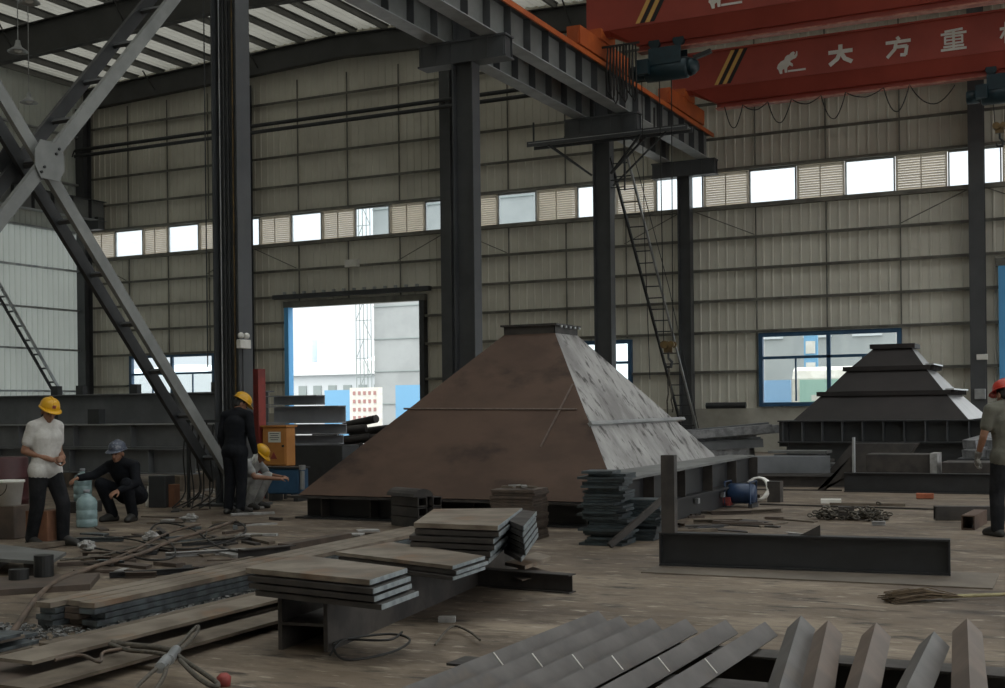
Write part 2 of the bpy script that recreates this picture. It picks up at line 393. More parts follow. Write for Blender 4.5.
# ---- high window band: glass and louvres alternate
bounds = [-38.95, -37.52, -35.99, -34.67, -33.07, -31.55, -30.04, -28.56, -27.13, -25.64, -24.11, -22.62, -21.2, -19.65, -18.13, -16.62, -15.2, -13.78, -12.13, -10.63, -9.09, -7.6, -6.08, -4.57, -3.05, -1.53, 0, 1.5, 3]
wn = 0
def frame_bars(mb, x0, x1, z0, z1, t=.05, d=.08, y=YW + .02):
    mb.box(((x0 + x1) / 2, y, z0 + t / 2), (x1 - x0, d, t)); mb.box(((x0 + x1) / 2, y, z1 - t / 2), (x1 - x0, d, t))
    mb.box((x0 + t / 2, y, (z0 + z1) / 2), (t, d, z1 - z0 - 2 * t)); mb.box((x1 - t / 2, y, (z0 + z1) / 2), (t, d, z1 - z0 - 2 * t))
for i in range(len(bounds) - 1):
    x0, x1 = bounds[i] + .012, bounds[i + 1] - .012; wn += 1
    e = thing('window_%d' % wn, 'pane', 'window', ((x0 + x1) / 2, YW, CLZ0), None, 'structure')
    if i % 2:
        e['label'] = 'bright glass pane in the high window band'; e['group'] = 'glass panes of the high window band'
        b = MB(); frame_bars(b, x0, x1, CLZ0, CLZ1, .045); build(b, 'window_frame', M['galv'], e)
        b = MB(); b.box(((x0 + x1) / 2, YW + .02, (CLZ0 + CLZ1) / 2), (x1 - x0 - .09, .008, CLZ1 - CLZ0 - .09)); build(b, 'pane', M['glass'], e)
    else:
        e['label'] = 'slatted louvre vent in the high window band'; e['group'] = 'louvre vents of the high window band'
        b = MB(); frame_bars(b, x0, x1, CLZ0, CLZ1, .045, .12); b.box(((x0 + x1) / 2, YW - .05, (CLZ0 + CLZ1) / 2), (.03, .03, CLZ1 - CLZ0 - .1)); build(b, 'window_frame', M['slat'], e)
        b = MB(); n = 13
        for k in range(n):
            z = CLZ0 + .05 + (k + .5) * (CLZ1 - CLZ0 - .1) / n
            b.box(((x0 + x1) / 2, YW + .03, z), (x1 - x0 - .09, .1, .012), M=Matrix.Rotation(-math.radians(28), 3, 'X'))
        build(b, 'louvre_slats', M['slat'], e)
# ---- low sliding windows with blue frames
def low_window(x0, x1, z0, z1, label):
    global wn; wn += 1
    e = thing('window_%d' % wn, label, 'window', ((x0 + x1) / 2, YW, z0), None, 'structure')
    b = MB(); frame_bars(b, x0, x1, z0, z1, .13, .16, YW - .02); build(b, 'window_frame', M['blue'], e)
    zt = z0 + (z1 - z0) * .66; xm = (x0 + x1) / 2
    b = MB(); b.box((xm, YW - .02, zt), (x1 - x0 - .26, .1, .09)); b.box((xm, YW - .02, (z0 + z1) / 2), (.12, .1, z1 - z0 - .26)); build(b, 'transom', M['blue'], e)
    for s in (0, 1):
        xa = x0 + .13 + s * (x1 - x0 - .26) / 2; xb = xa + (x1 - x0 - .26) / 2
        b = MB(); b.box(((xa + xb) / 2, YW, (z0 + .13 + zt) / 2), (.05, .05, zt - z0 - .2)); build(b, 'sash_stile', M['blue'], e)
        for (za, zb) in ((z0 + .13, zt - .045), (zt + .045, z1 - .13)):
            b = MB(); b.box(((xa + xb) / 2, YW + .01, (za + zb) / 2), (xb - xa - .1, .008, zb - za)); build(b, 'pane', M['glass'], e)
low_window(*openings[0], 'low blue-framed window left of the big doorway')
low_window(*openings[2], 'low window mostly hidden behind the big brown hood')
low_window(*openings[3], 'wide low blue-framed window behind the small dark hood')
def doorway(n, x0, x1, z1, label):
    e = thing('door_%d' % n, label, 'doorway', ((x0 + x1) / 2, YW, 0), None, 'structure')
    b = MB(); b.box((x0 - .02, YW - .08, z1 / 2), (.2, .3, z1)); build(b, 'jamb', M['bluelight'], e)
    b = MB(); b.box((x1 + .1, YW - .08, z1 / 2), (.2, .3, z1)); build(b, 'jamb', M['steel'], e)
    b = MB(); b.box(((x0 + x1) / 2, YW - .02, z1 + .12), (x1 - x0 + .4, .3, .24)); build(b, 'lintel', M['girt'], e)
    return e
doorway(1, -28.66, -22.79, 5.45, 'tall open doorway with a sky-blue left jamb')
doorway(2, -3.05, 2.8, 5.5, 'bright open doorway at the right end of the far wall')
# ---- roof: two low-pitched bays meeting over the runway columns
def roofz(x):
    if x <= XR: return 14.98 + (1 - abs(x + 25.87) / 13.23) * .5
    return 14.98 + (1 - abs(x - .6) / 13.24) * .5
RY0, RY1 = -8.0, YW + .3
b = MB(); xs = [XL - .2, -25.87, XR, .6, 13.84]
sky_x = []
for i in range(4):
    a, c = xs[i], xs[i + 1]; n = int((c - a) / .35)
    pts = []
    for k in range(n):
        x = a + (c - a) * k / n
        pts += [(x, 0), (x + .2, 0), (x + .24, .04), (x + .31, .04)]
    pts.append((c, 0)); m = len(pts)
    # unseen strips of clear sheeting added to the right-hand bay for extra daylight
    runs = [(RY0, RY1)] if i < 2 else [(RY0, -4.0), (-2.0, 4.0), (6.5, 12.5), (15.0, 20.5), (23.0, 28.5), (31.0, RY1)]
    for (ya, yb) in runs:
        b.add([(x, y, roofz(min(max(x, XL), 13.8)) + .27 + d) for y in (ya, yb) for x, d in pts], [(k, k + 1, k + 1 + m, k + m) for k in range(m - 1)])
    if i >= 2:
        for (r0, r1) in zip(runs[:-1], runs[1:]): sky_x.append((a, c, r0[1], r1[0]))
ceiling = struct(b, 'ceiling', M['roof'], 'pale ribbed roof sheeting seen between the purlins', 'ceiling')
for (a, c, ya, yb) in sky_x:
    b = MB(); z0, z1 = roofz(a) + .29, roofz(min(c, 13.8)) + .29
    b.hexa([(a, ya, z0), (c, ya, z1), (c, yb, z1), (a, yb, z0)], [(a, ya, z0 + .008), (c, ya, z1 + .008), (c, yb, z1 + .008), (a, yb, z0 + .008)])
    build(b, 'added_skylight', M['glass'], ceiling)
for i in range(4):
    a, c = xs[i], xs[i + 1]
    for k in range(10):
        x = a + (c - a) * (k + .35) / 9.7
        if x > 13.7: continue
        b = MB(); z = roofz(x)
        b.prof([(-.035, .0), (.035, .0), (.035, .03), (-.015, .03), (-.015, .23), (.035, .23), (.035, .26), (-.035, .26)], (x, RY0, z), (x, RY1 - .4, z))
        build(b, 'purlin', M['purlin'], ceiling)
for Y in (15.85, 23.85, 31.85, 39.0):
    for i in range(4):
        a, c = xs[i], xs[i + 1]
        a2 = max(a, XL + .3)
        dp = .85 if Y > 38 else 1.15
        z0, z1 = roofz(a2), roofz(c)
        b = MB()
        p = [(a2, Y, z0), (c, Y, z1)]
        for (o0, o1, wd) in ((0, .03, .3), (.03, dp - .03, .03), (dp - .03, dp, .3)):
            b.hexa([(a2, Y - wd / 2, z0 - o1), (c, Y - wd / 2, z1 - o1), (c, Y + wd / 2, z1 - o1), (a2, Y + wd / 2, z0 - o1)],
                   [(a2, Y - wd / 2, z0 - o0), (c, Y - wd / 2, z1 - o0), (c, Y + wd / 2, z1 - o0), (a2, Y + wd / 2, z0 - o0)])
        build(b, 'rafter', M['rafter'], ceiling)
        for k in (3, 7):        # flange braces
            x = a2 + (c - a2) * k / 10; z = roofz(x)
            b = MB(); b.bar((x, Y, z - dp + .25), (x, Y - .7, z + .03), .04, .04); build(b, 'flange_brace', M['rafter'], ceiling)
# ---- horizontal wind girder across the far wall
COLX_ = [-38.85, -30.46, -21.42, -12.64, -3.72]
e = thing('wind_girder', 'pair of horizontal pipes crossing high on the far wall', 'girder', (-20, 38.5, 12.2))
for dz, dy in ((0, 0), (-.28, -.12)):
    b = MB(); b.tube([(XL + .4, 38.5 + dy, 12.4 + dz), (14, 38.5 + dy, 12.4 + dz)], .075, 8); build(b, 'pipe', M['steel'], e)
for x in COLX_:
    b = MB(); b.bar((x, 38.5, 12.4), (x, 38.38, 12.12), .04, .04); b.bar((x, 38.55, 12.4), (x, 38.765, 12.4), .08, .12); build(b, 'bracket', M['steel'], e)
# ================================================================== COLUMNS
def hcol(e, x, y, z0, z1, w, d, m, name='shaft', along='Y'):
    b = MB(); up = (0, 1, 0) if along == 'Y' else (1, 0, 0)
    b.hbeam((x, y, z0), (x, y, z1), w, d, .025, .016, up); return build(b, name, m, e)
labels = {0: 'corner column at the left end of the far wall', 1: 'far wall column just right of the big cabled column', 2: 'far wall column just right of the doorway, behind a runway column', 4: 'far wall column nearest the right edge of the photo'}
for i, lab in labels.items():
    e = thing('wall_column', 'dark grey steel ' + lab, 'column', (COLX[i], 39.05, 0))
    hcol(e, COLX[i], 39.0, .03, 14.2, .42, .46, M['column'], along='Y')
    b = MB(); b.box((COLX[i], 39.0, .015), (.6, .6, .03)); build(b, 'base_plate', M['column'], e)
    if i == 0:
        b = MB(); b.box((-38.45, 38.9, 9.35), (1.3, .35, .5)); build(b, 'corbel', M['column'], e)
RC = [15.85, 23.85, 31.85, 39.0]
rl = ['big dark runway column with cables beside the standing worker in black', 'tall grey runway column right of the doorway, rising to the crane beam', 'grey runway column carrying the platform and ladder', 'grey runway column standing against the far wall by the wide window']
RCOL = []
for i, Y in enumerate(RC):
    e = thing('runway_column', rl[i], 'column', (XR, Y, 0)); RCOL.append(e)
    dd = .5 if i < 3 else .42
    hcol(e, XR, Y, .04, 8.95, .34, dd, M['column'], along='X')
    # built-up box look: flange plates face +X and -X
    b = MB(); b.box((XR, Y, .02), (.95, .7, .04)); build(b, 'base_plate', M['column'], e)
    b = MB()
    b.box((XR, Y, 9.43), (2.15, .42, .04)); b.box((XR, Y, 8.97), (2.15, .42, .04)); b.box((XR, Y - .17, 9.2), (2.1, .02, .42)); b.box((XR, Y + .17, 9.2), (2.1, .02, .42))
    for dx in (-1.0, -.62, -.28, .28, .62, 1.0): b.box((XR + dx, Y, 9.2), (.025, .39, .42))
    build(b, 'corbel', M['column'], e)
    if i < 3:
        hcol(e, XR, Y, 9.45, 14.9, .34, .42, M['column'], 'upper_shaft', along='X')
# ---- crane runway beams with stiffeners
def runway(x, label, y0=2.0, y1=39.25, rail=False):
    e = thing('runway_beam', label, 'crane beam', (x, (y0 + y1) / 2, 9.46))
    b = MB(); z0 = 9.46; h = .82
    b.box((x, (y0 + y1) / 2, z0 + .012), (.4, y1 - y0, .024)); build(b, 'bottom_flange', M['galv'] if 0 else M['flange'], e)
    b = MB(); b.box((x, (y0 + y1) / 2, z0 + h - .012), (.42, y1 - y0, .024)); build(b, 'top_flange', M['column'], e)
    b = MB(); b.box((x, (y0 + y1) / 2, z0 + h / 2), (.016, y1 - y0, h - .05)); build(b, 'web', M['beamweb'], e)
    y = y0 + .4
    while y < y1:
        b = MB(); b.box((x, y, z0 + h / 2), (.36, .016, h - .05)); y += 1.0; build(b, 'stiffener', M['column'], e)
    if rail:
        b = MB(); b.box((x, (y0 + y1) / 2, z0 + h + .035), (.12, y1 - y0, .07)); build(b, 'crane_rail', M['orange'], e)
        b = MB(); b.box((x + .24, (y0 + y1) / 2, z0 + h - .02), (.05, y1 - y0, .12)); build(b, 'conductor_bar', M['orange'], e)
    return e
M['flange'] = mat('flange_light_grey', (.34, .35, .35), (.26, .27, .27), scale=2, rough=.45)
M['beamweb'] = mat('beam_web_grey', (.20, .205, .20), (.15, .155, .15), scale=1.2, rough=.5)
runway(-11.98, 'nearer grey crane runway beam topped with an orange rail', rail=True)
runway(-13.25, 'second grey crane runway beam behind the orange-railed one')
runway(-38.0, 'crane runway beam end high in the left corner by the side wall')
# ---- stayed cross bracing beside the big column
def brace_frame(name, label, P0, P1, off, wd, m_near, m_far, nb=9):
    """two parallel members from P0 to P1, 'off' apart, tied by battens"""
    e = thing(name, label, 'brace', P0); P0 = Vector(P0); P1 = Vector(P1); off = Vector(off)
    b = MB(); b.bar(P0 + off, P1 + off, .07, wd, up=(0, 0, 1)); build(b, 'channel_member', m_near, e)
    b = MB(); b.bar(P0 - off, P1 - off, .07, wd, up=(0, 0, 1)); build(b, 'channel_member', m_far, e)
    for k in range(nb):
        p = P0.lerp(P1, (k + .5) / nb)
        b = MB(); b.bar(p + off, p - off, .05, .06, up=(P1 - P0)); build(b, 'batten', M['column'], e)
    return e
M['bracelt'] = mat('brace_grey', (.24, .245, .235), (.18, .185, .18), scale=2, rough=.5)
Yc, zc = 11.66, 4.72
bl = brace_frame('cross_brace', 'grey double brace running from the bolted plate down to the big column foot', (XR + .13, Yc - 3.7, zc + 4.22), (XR + .13, 15.4, zc - 4.26), (.17, 0, 0), .17, M['bracelt'], M['steel'], 13)
b2 = brace_frame('cross_brace', 'grey double brace rising from the bolted plate up past the big column top', (XR + .13, Yc - 3.7, zc - 4.22), (XR + .13, 15.4, zc + 4.26), (.26, 0, 0), .17, M['bracelt'], M['steel'], 13)
b = MB(); cx = XR + .44
pts = []
for a in (20, 55, 125, 160, 200, 235, 305, 340):
    t = math.radians(a); pts.append((cx, Yc + .27 * math.cos(t) * .95, zc + .27 * math.sin(t) * 1.1))
b.poly(pts, (.018, 0, 0)); gp = build(b, 'gusset_plate', M['bracelt'], b2)
for dy, dz in ((.1, .1), (.15, .17), (-.1, -.1), (-.15, -.17)):
    b = MB(); b.tube([(cx + .015, Yc + dy, zc + dz), (cx + .04, Yc + dy, zc + dz)], .018, 6, smooth=False); build(b, 'bolt', M['black'], gp)
b = MB(); b.poly([(p[0] - .62, p[1], p[2]) for p in pts], (.018, 0, 0)); build(b, 'gusset_plate', M['steel'], b2)
brace_frame('wall_brace', 'narrow ladder-like brace against the pale side wall', (-38.5, 38.6, .3), (-38.5, 32.2, 9.0), (.2, 0, 0), .1, M['galv'], M['steel'], 16)
# ---- the other sides of the hall (outside the frame): end wall behind the camera, side wall open below its crane beam
b = MB(); b.box((-12.6, -8.1, 8), (54, .2, 16)); struct(b, 'wall_front', M['wall'], 'cream ribbed end wall behind the viewpoint', 'wall')
b = MB(); b.box((14.1, 15.7, 12.6), (.2, 47.6, 7.2)); struct(b, 'wall_right', M['wall'], 'cream upper side wall above the open right side', 'wall')
# ================================================================== OVERHEAD CRANES
M['flange_pale'] = mat('pale_red_flange', (.50, .20, .14), (.36, .09, .06), scale=5, rough=.4)  # paler red than the girder, for the hoist flange
def strokes(name, m, parent, X0, Zb, w, h, Yf, segs, t=.09):
    """flat lettering on a face at Yf: segs are quads or polylines in a unit box"""
    b = MB()
    nq = 0
    for sg in segs:
        th = sg[0]; pts = [Vector((X0 + x * w, Yf, Zb + z * h)) for x, z in sg[1]]
        for p, q in zip(pts[:-1], pts[1:]):
            nq += 1; p = p - Vector((0, .0016 * nq, 0)); q = q - Vector((0, .0016 * nq, 0))
            d = (q - p).normalized() * th * w * .25
            b.bar(p - d * .4, q + d * .4, th * w, .008, up=(0, 1, 0))
    return build(b, name, m, parent)
DA = [(.17, [(0, .66), (1, .66)]), (.18, [(.5, 1), (.5, .66), (.36, .3), (.04, .03)]), (.18, [(.52, .62), (.68, .28), (.98, .08)])]
FANG = [(.14, [(.46, 1), (.54, .86)]), (.14, [(0, .76), (1, .76)]), (.14, [(.42, .74), (.36, .4), (.05, .02)]), (.14, [(.4, .5), (.86, .5), (.8, .06), (.6, .08)])]
ZHONG = [(.1, [(.15, .93), (.85, .98)]), (.1, [(0, .80), (1, .80)]), (.08, [(.16, .66), (.84, .66)]), (.08, [(.16, .68), (.16, .3)]), (.08, [(.84, .68), (.84, .3)]),
         (.07, [(.16, .49), (.84, .49)]), (.08, [(.16, .32), (.84, .32)]), (.1, [(.5, .98), (.5, .02)]), (.09, [(.1, .17), (.9, .17)]), (.1, [(0, .02), (1, .02)])]
JI = [(.12, [(0, .7), (.42, .7)]), (.12, [(.22, 1), (.22, 0)]), (.1, [(.2, .62), (.02, .25)]), (.1, [(.25, .55), (.42, .38)]),
      (.12, [(.58, .9), (.56, .4), (.44, .02)]), (.12, [(.58, .9), (.86, .9), (.86, .12), (1, .1)])]
ELEPH = [(.12, .0), (.22, .0), (.22, .18), (.30, .22), (.32, .03), (.42, .03), (.42, .26), (.52, .36), (.62, .28), (.66, .30), (.64, .42), (.54, .50), (.56, .56), (.66, .62), (.78, .66), (.84, .78), (.84, .96),
         (.80, .98), (.77, .84), (.70, .78), (.74, .92), (.68, .98), (.58, .94), (.52, .86), (.42, .84), (.34, .76), (.30, .64), (.16, .58), (.04, .44), (.0, .28), (.06, .2)]
def crane(label, Y, lett):
    zb = 10.5; Yf = Y - .35
    x0, x1 = -11.98, 12.6
    e = thing('overhead_crane', label, 'crane', (XR + .66, Y, 10.35))
    b = MB()    # box section with slanted lower webs, tapered up to the end carriage
    def sec(x, zlow): return [(x, Y - .35, 12.15), (x, Y - .35, 11.08), (x, Y - .1, zlow), (x, Y + .1, zlow), (x, Y + .35, 11.08), (x, Y + .35, 12.15)]
    rings = [sec(x0 - .2, 11.0), sec(x0 + .4, 10.98), sec(x0 + 1.1, 10.66), sec(x1, 10.66)]
    for r in rings: pass
    vs = [p for r in rings for p in r]; fs = []
    for i in range(3):
        for k in range(6):
            fs.append((i * 6 + k, (i + 1) * 6 + k, (i + 1) * 6 + (k + 1) % 6, i * 6 + (k + 1) % 6))
    fs += [(5, 4, 3, 2, 1, 0), (18, 19, 20, 21, 22, 23)]
    b.add(vs, fs)
    b.box(((x0 + x1) / 2, Y - .37, 12.17), (x1 - x0, .06, .05)); b.box(((x0 + x1) / 2, Y - .355, 11.09), (x1 - x0 - .9, .03, .03))
    build(b, 'main_girder', M['red'], e)
    b = MB(); b.box(((x0 + 1.1 + x1) / 2, Y, 10.58), (x1 - x0 - 1.1, .02, .17)); build(b, 'web', M['red'], e)
    b = MB(); b.box(((x0 + 1.1 + x1) / 2, Y, 10.49), (x1 - x0 - 1.1, .3, .03)); build(b, 'hoist_flange', M['flange_pale'], e)
    b = MB()
    b.box((x0, Y, 10.67), (.36, 3.4, .46)); b.box((x0, Y, 11.0), (.5, 1.0, .26))
    for s in (-1, 1): b.box((x0, Y + s * 1.7, 10.62), (.28, .12, .3))
    build(b, 'end_carriage', M['orange'], e)
    for s in (-1, 1):
        b = MB(); b.tube([(x0 - .09, Y + s * 1.35, 10.53), (x0 + .09, Y + s * 1.35, 10.53)], .165, 16, smooth=False); build(b, 'wheel', M['steel'], e)
    for k in range(4):
        xb = x0 + 1.13 + k * .13
        b = MB(); b.poly([(xb, Yf - .012, 11.14), (xb + .11, Yf - .012, 11.14), (xb + .64, Yf - .012, 12.12), (xb + .53, Yf - .012, 12.12)], (0, .008, 0))
        build(b, 'hazard_stripe', M['yellow'] if k % 2 == 0 else M['black'], e)
    b = MB(); w_, h_ = .72, .62; X0 = -9.07 + .12; Z0 = 11.22
    # elephant emblem with raised trunk, and its base line
    pts = [(X0 + x * w_, Yf - .012, Z0 + z * h_) for x, z in ELEPH]
    me_v = pts + [(p[0], p[1] + .008, p[2]) for p in pts]; n = len(pts)
    b.add(me_v, [tuple(range(n)), tuple(range(2 * n - 1, n - 1, -1))] + [(i, i + n, (i + 1) % n + n, (i + 1) % n) for i in range(n)])
    b.box((X0 + .58, Yf - .008, Z0 + .05), (.52, .008, .055))
    build(b, 'elephant_emblem', M['white'], e)
    for sg, xx in zip(lett, (-7.44, -5.84, -4.36, -2.83)):
        strokes('lettering', M['white'], e, xx, 11.27, .66, .56, Yf - .006, sg)
    return e
crane('nearer red overhead crane girder, cropped by the top of the photo', 30.0, [DA, FANG, ZHONG, JI])
crane('farther red overhead crane girder with white characters and an elephant emblem', 36.8, [DA, FANG, ZHONG, JI])
def hoist(label, x0, x1, Y, hook_z, hx):
    e = thing('electric_hoist', label, 'hoist', ((x0 + x1) / 2, Y, 9.7))
    L_ = x1 - x0; zc = 9.98
    b = MB(); b.lathe([(.0, 0), (.22, 0), (.27, .04), (.27, L_ * .62), (.22, L_ * .66), (0, L_ * .66)], (x0 + L_ * .22, Y, zc), 20, (1, 0, 0)); build(b, 'drum_housing', M['teal'], e)
    b = MB(); b.lathe([(0, 0), (.15, 0), (.19, .03), (.19, L_ * .2), (0, L_ * .2)], (x0, Y, zc), 16, (1, 0, 0)); build(b, 'motor', M['teal'], e)
    b = MB(); b.lathe([(0, 0), (.24, 0), (.2, .12), (.12, .22), (0, .22)], (x0 + L_ * .88, Y, zc), 16, (1, 0, 0)); build(b, 'gearbox', M['teal'], e)
    for s in (-1, 1):
        b = MB(); b.box(((x0 + x1) / 2 + .1, Y + s * .26, zc + .3), (.85, .03, .42)); build(b, 'trolley_plate', M['teal'], e)
    b = MB(); b.box(((x0 + x1) / 2 - .45, Y - .3, zc + .05), (.3, .22, .36)); build(b, 'control_box', M['teal'], e)
    for dx in (-.22, .42):
        for s in (-1, 1):
            b = MB(); b.tube([((x0 + x1) / 2 + dx, Y + s * .03, 10.66), ((x0 + x1) / 2 + dx, Y + s * .14, 10.66)], .15, 16, smooth=False); build(b, 'trolley_wheel', M['teal'], e)
    b = MB(); b.bar((x1 - .1, Y, zc + .2), (x1 + .35, Y, zc + .32), .12, .1); build(b, 'cable_arm', M['steel'], e)
    r = thing('hook_block', 'brass-coloured hook block ' + ('hanging low over the big brown hood' if hook_z < 5 else 'hanging near the right edge by the wall'), 'hook block', (hx, Y, hook_z))
    for s in (-.16, .16):
        b = MB(); b.tube([(hx + s, Y, zc - .1), (hx + s * .75, Y, hook_z + .2)], .014, 5); build(b, 'wire_rope', M['cable'], r)
    for s in (-1, 1):
        b = MB(); b.tube([(hx - .08, Y + s * .06, hook_z + .2), (hx - .08, Y + s * .12, hook_z + .2)], .1, 16, smooth=False); b.tube([(hx + .1, Y + s * .06, hook_z + .2), (hx + .1, Y + s * .12, hook_z + .2)], .085, 14, smooth=False)
        build(b, 'sheave', M['brass'], r)
    b = MB(); b.box((hx, Y, hook_z + .12), (.22, .1, .24)); build(b, 'block_body', M['brass'], r)
    b = MB(); b.tube([(hx, Y, hook_z), (hx, Y, hook_z - .14), (hx + .09, Y, hook_z - .24), (hx + .06, Y, hook_z - .36), (hx - .06, Y, hook_z - .36), (hx - .1, Y, hook_z - .26)], [.03, .03, .04, .045, .035, .02], 8); build(b, 'hook', M['steel'], r)
    return e
M['brass'] = mat('oily_brass', (.20, .13, .05), (.10, .07, .04), scale=6, rough=.45, metal=.3)
hoist('dark teal electric hoist under the nearer crane girder', -11.1, -9.35, 30.0, 2.85, -10.2)
hoist('dark teal electric hoist under the farther crane girder, at the right edge', -3.75, -2.0, 36.8, 8.9, -2.9)
# sling chains below the low hook
for k, (dx, dz) in enumerate(((-.04, 1.9), (.05, 1.15))):
    b = MB(); p = []
    for i in range(12):
        t = i / 11; p.append((-10.2 + dx * t * 2 + .015 * math.sin(i * 2.1), 30.0, 2.49 - dz * t))
    b.tube(p, .022, 6); o = build(b, 'lifting_sling', M['rope'])
    tag(o, ('long' if k == 0 else 'short') + ' dark lifting sling hanging from the low hook block', 'sling')
# festoon cables
def loop(xa, xb, Y, z, sag, r=.016, n=14):
    return [(xa + (xb - xa) * i / n, Y + .02 * math.sin(i), z - sag * (1 - (2 * i / n - 1) ** 2)) for i in range(n + 1)]
fx = [-10.5, -9.95, -9.2, -8.5, -7.65, -6.95, -5.9, -5.2, -3.9]
b = MB(); path = []
for k in range(len(fx) - 1):
    path += loop(fx[k], fx[k + 1], 36.3, 10.42, (.66, .2, .66, .2, .72, .2, .72, .62)[k])[:-1]
b.tube(path, .017, 5); o = build(b, 'festoon_cable', M['cable'])
tag(o, 'thin dark cable looping along the underside of the farther crane girder', 'cable')
b = MB()
for k in range(9):
    xa = -11.55 + k * .085
    b.tube([(xa, 29.5, 10.6), (xa - .03, 29.48, 10.0), (xa - .02, 29.5, 9.5 - .12 * (k % 3)), (xa + .03, 29.52, 9.4 - .12 * (k % 3)), (xa + .08, 29.5, 9.5 - .12 * (k % 3)), (xa + .07, 29.5, 10.6)], .022, 6)
b.bar((-11.7, 29.5, 10.62), (-10.7, 29.5, 10.62), .04, .05)
o = build(b, 'festoon_cable', M['cable']); tag(o, 'gathered bundle of black festoon cables hanging beside the teal hoist', 'cable')
b = MB(); b.tube([(-11.05, 30.6, 10.4), (-11.02, 30.6, 6), (-10.95, 30.7, 2.2)], .012, 5); o = build(b, 'pendant_cable', M['cable']); tag(o, 'thin pendant control cable hanging beside the ladder', 'cable')
# ================================================================== PLATFORM AND LADDER AT THE THIRD COLUMN
e = thing('maintenance_platform', 'grey steel platform bracketed to the third runway column', 'platform', (XR, 31.85, 8.7))
b = MB(); b.box((-12.3, 31.35, 8.78), (4.5, .5, .02)); build(b, 'deck_plate', M['flange'], e)
b = MB(); b.box((-12.3, 31.12, 8.76), (4.6, .03, .14)); b.box((-12.3, 31.58, 8.76), (4.6, .03, .14)); build(b, 'edge_channel', M['column'], e)
for sx in (-1, 1):
    for dy in (31.15, 31.55):
        b = MB(); b.bar((XR + sx * 1.35, dy, 8.7), (XR + sx * .28, 31.7, 7.85), .05, .05); build(b, 'brace', M['steel'], e)
b = MB(); b.bar((-10.6, 31.2, 8.7), (-12.3, 31.7, 7.5), .04, .04); build(b, 'brace', M['steel'], e)
for x in (-14.4, -10.9):
    b = MB(); b.bar((x, 31.13, 8.8), (x, 31.13, 9.35), .04, .04); build(b, 'rail_post', M['steel'], e)
b = MB(); b.bar((-11.85, 31.4, 8.7), (-11.85, 31.4, 7.3), .04, .04); b.bar((-12.25, 31.4, 7.6), (-11.85, 31.4, 7.6), .03, .03); b.bar((-12.25, 31.4, 7.4), (-11.85, 31.4, 7.4), .03, .03); build(b, 'hanger', M['steel'], e)
e = thing('ladder', 'long leaning steel ladder from the platform down towards the far column', 'ladder', (-12.1, 37.9, 0))
A, B = Vector((-12.15, 31.75, 8.3)), Vector((-12.2, 38.35, .1)); hw = Vector((.24, .02, 0))
b = MB(); b.bar(A - hw, B - hw, .06, .09); build(b, 'side_rail', M['steel'], e)
b = MB(); b.bar(A + hw, B + hw, .05, .08); build(b, 'side_rail', M['galv'], e)
for k in range(26):
    p = A.lerp(B, (k + .5) / 26); b = MB(); b.tube([p - hw, p + hw], .018, 6); build(b, 'rung', M['steel'], e)
b = MB(); b.tube([A + hw + Vector((.1, .1, .2)), A.lerp(B, .45) + hw + Vector((.25, -.25, .3)), A.lerp(B, .92) + hw + Vector((.05, 0, .05))], .012, 5); build(b, 'hand_wire', M['steel'], e)
# ================================================================== THE BIG BROWN HOOD
HF = {}
onX = lambda x, y, X: Vector((X, ray(x, y)[1] * X / ray(x, y)[0], CH + ray(x, y)[2] * X / ray(x, y)[0]))
FLb = onY(298, 495, 14.2); FRb = onY(620, 501, 14.2); FLb.z = FRb.z = .33; zt = 2.52
TFR = g(555, 333, zt); TFL = onY(504, 335, TFR.y); TFL.z = zt
TBR = onX(577.5, 334.6, TFR.x); TBR.z = zt; TBL = TFL + (TBR - TFR)
FR7 = FRb.lerp(TFR, (.7 - .33) / (zt - .33)); RB7 = g(713, 456, .7); RB7.x = FR7.x
RBb = Vector((FRb.x, RB7.y + .45, .33))
FLB = FLb + (RBb - FRb)
e = hood = thing('steel_hood', 'big brown steel pyramid hood with sky reflection coloured into its pale speckled right side', 'hood', ((FLb.x + FRb.x) / 2, (FLb.y + RBb.y) / 2, 0))
front = MB(); right = MB()
n_in = Vector((0, .01, -.01))
def skin(mb, quad):
    nn = (quad[1] - quad[0]).cross(quad[3] - quad[0]).normalized() * -.012
    mb.poly(quad, nn)
skin(front, [FLb, FRb, TFR, TFL]); build(front, 'front_face', M['rust'], e)
skin(right, [FRb, RBb, TBR, TFR]); build(right, 'right_face', M['rust_sheen'], e)
b = MB(); skin(b, [RBb, FLB, TBL, TBR]); build(b, 'back_face', M['rust'], e)
b = MB(); skin(b, [FLB, FLb, TFL, TBL]); build(b, 'left_face', M['rust'], e)
up = Vector((0, 0, .11))
b = MB()
c_ = (TFL + TFR + TBR + TBL) / 4
for p, q in ((TFL, TFR), (TFR, TBR), (TBR, TBL), (TBL, TFL)):
    nn = (q - p).cross(Z).normalized() * -.012
    b.hexa([p, q, q + nn, p + nn], [p + up, q + up, q + up + nn, p + up + nn])
build(b, 'neck', M['plate_dk'], e)
b = MB(); gro = lambda p, k: c_ + (p - c_) * k + Vector((0, 0, 0))
o4 = [gro(p, 1.1) + up for p in (TFL, TFR, TBR, TBL)]; i4 = [gro(p, .93) + up for p in (TFL, TFR, TBR, TBL)]
th = Vector((0, 0, .025))
for k in range(4):
    j = (k + 1) % 4; b.hexa([o4[k], o4[j], i4[j], i4[k]], [o4[k] + th, o4[j] + th, i4[j] + th, i4[k] + th])
build(b, 'top_flange', M['plate_dk'], e)
for k in range(5):
    p = (TFR + up).lerp(TBR + up, (k + .5) / 5) + Vector((.06, 0, 0)); b = MB(); b.tube([p - Vector((0, 0, .03)), p], .02, 6); build(b, 'bolt', M['galv'], e)
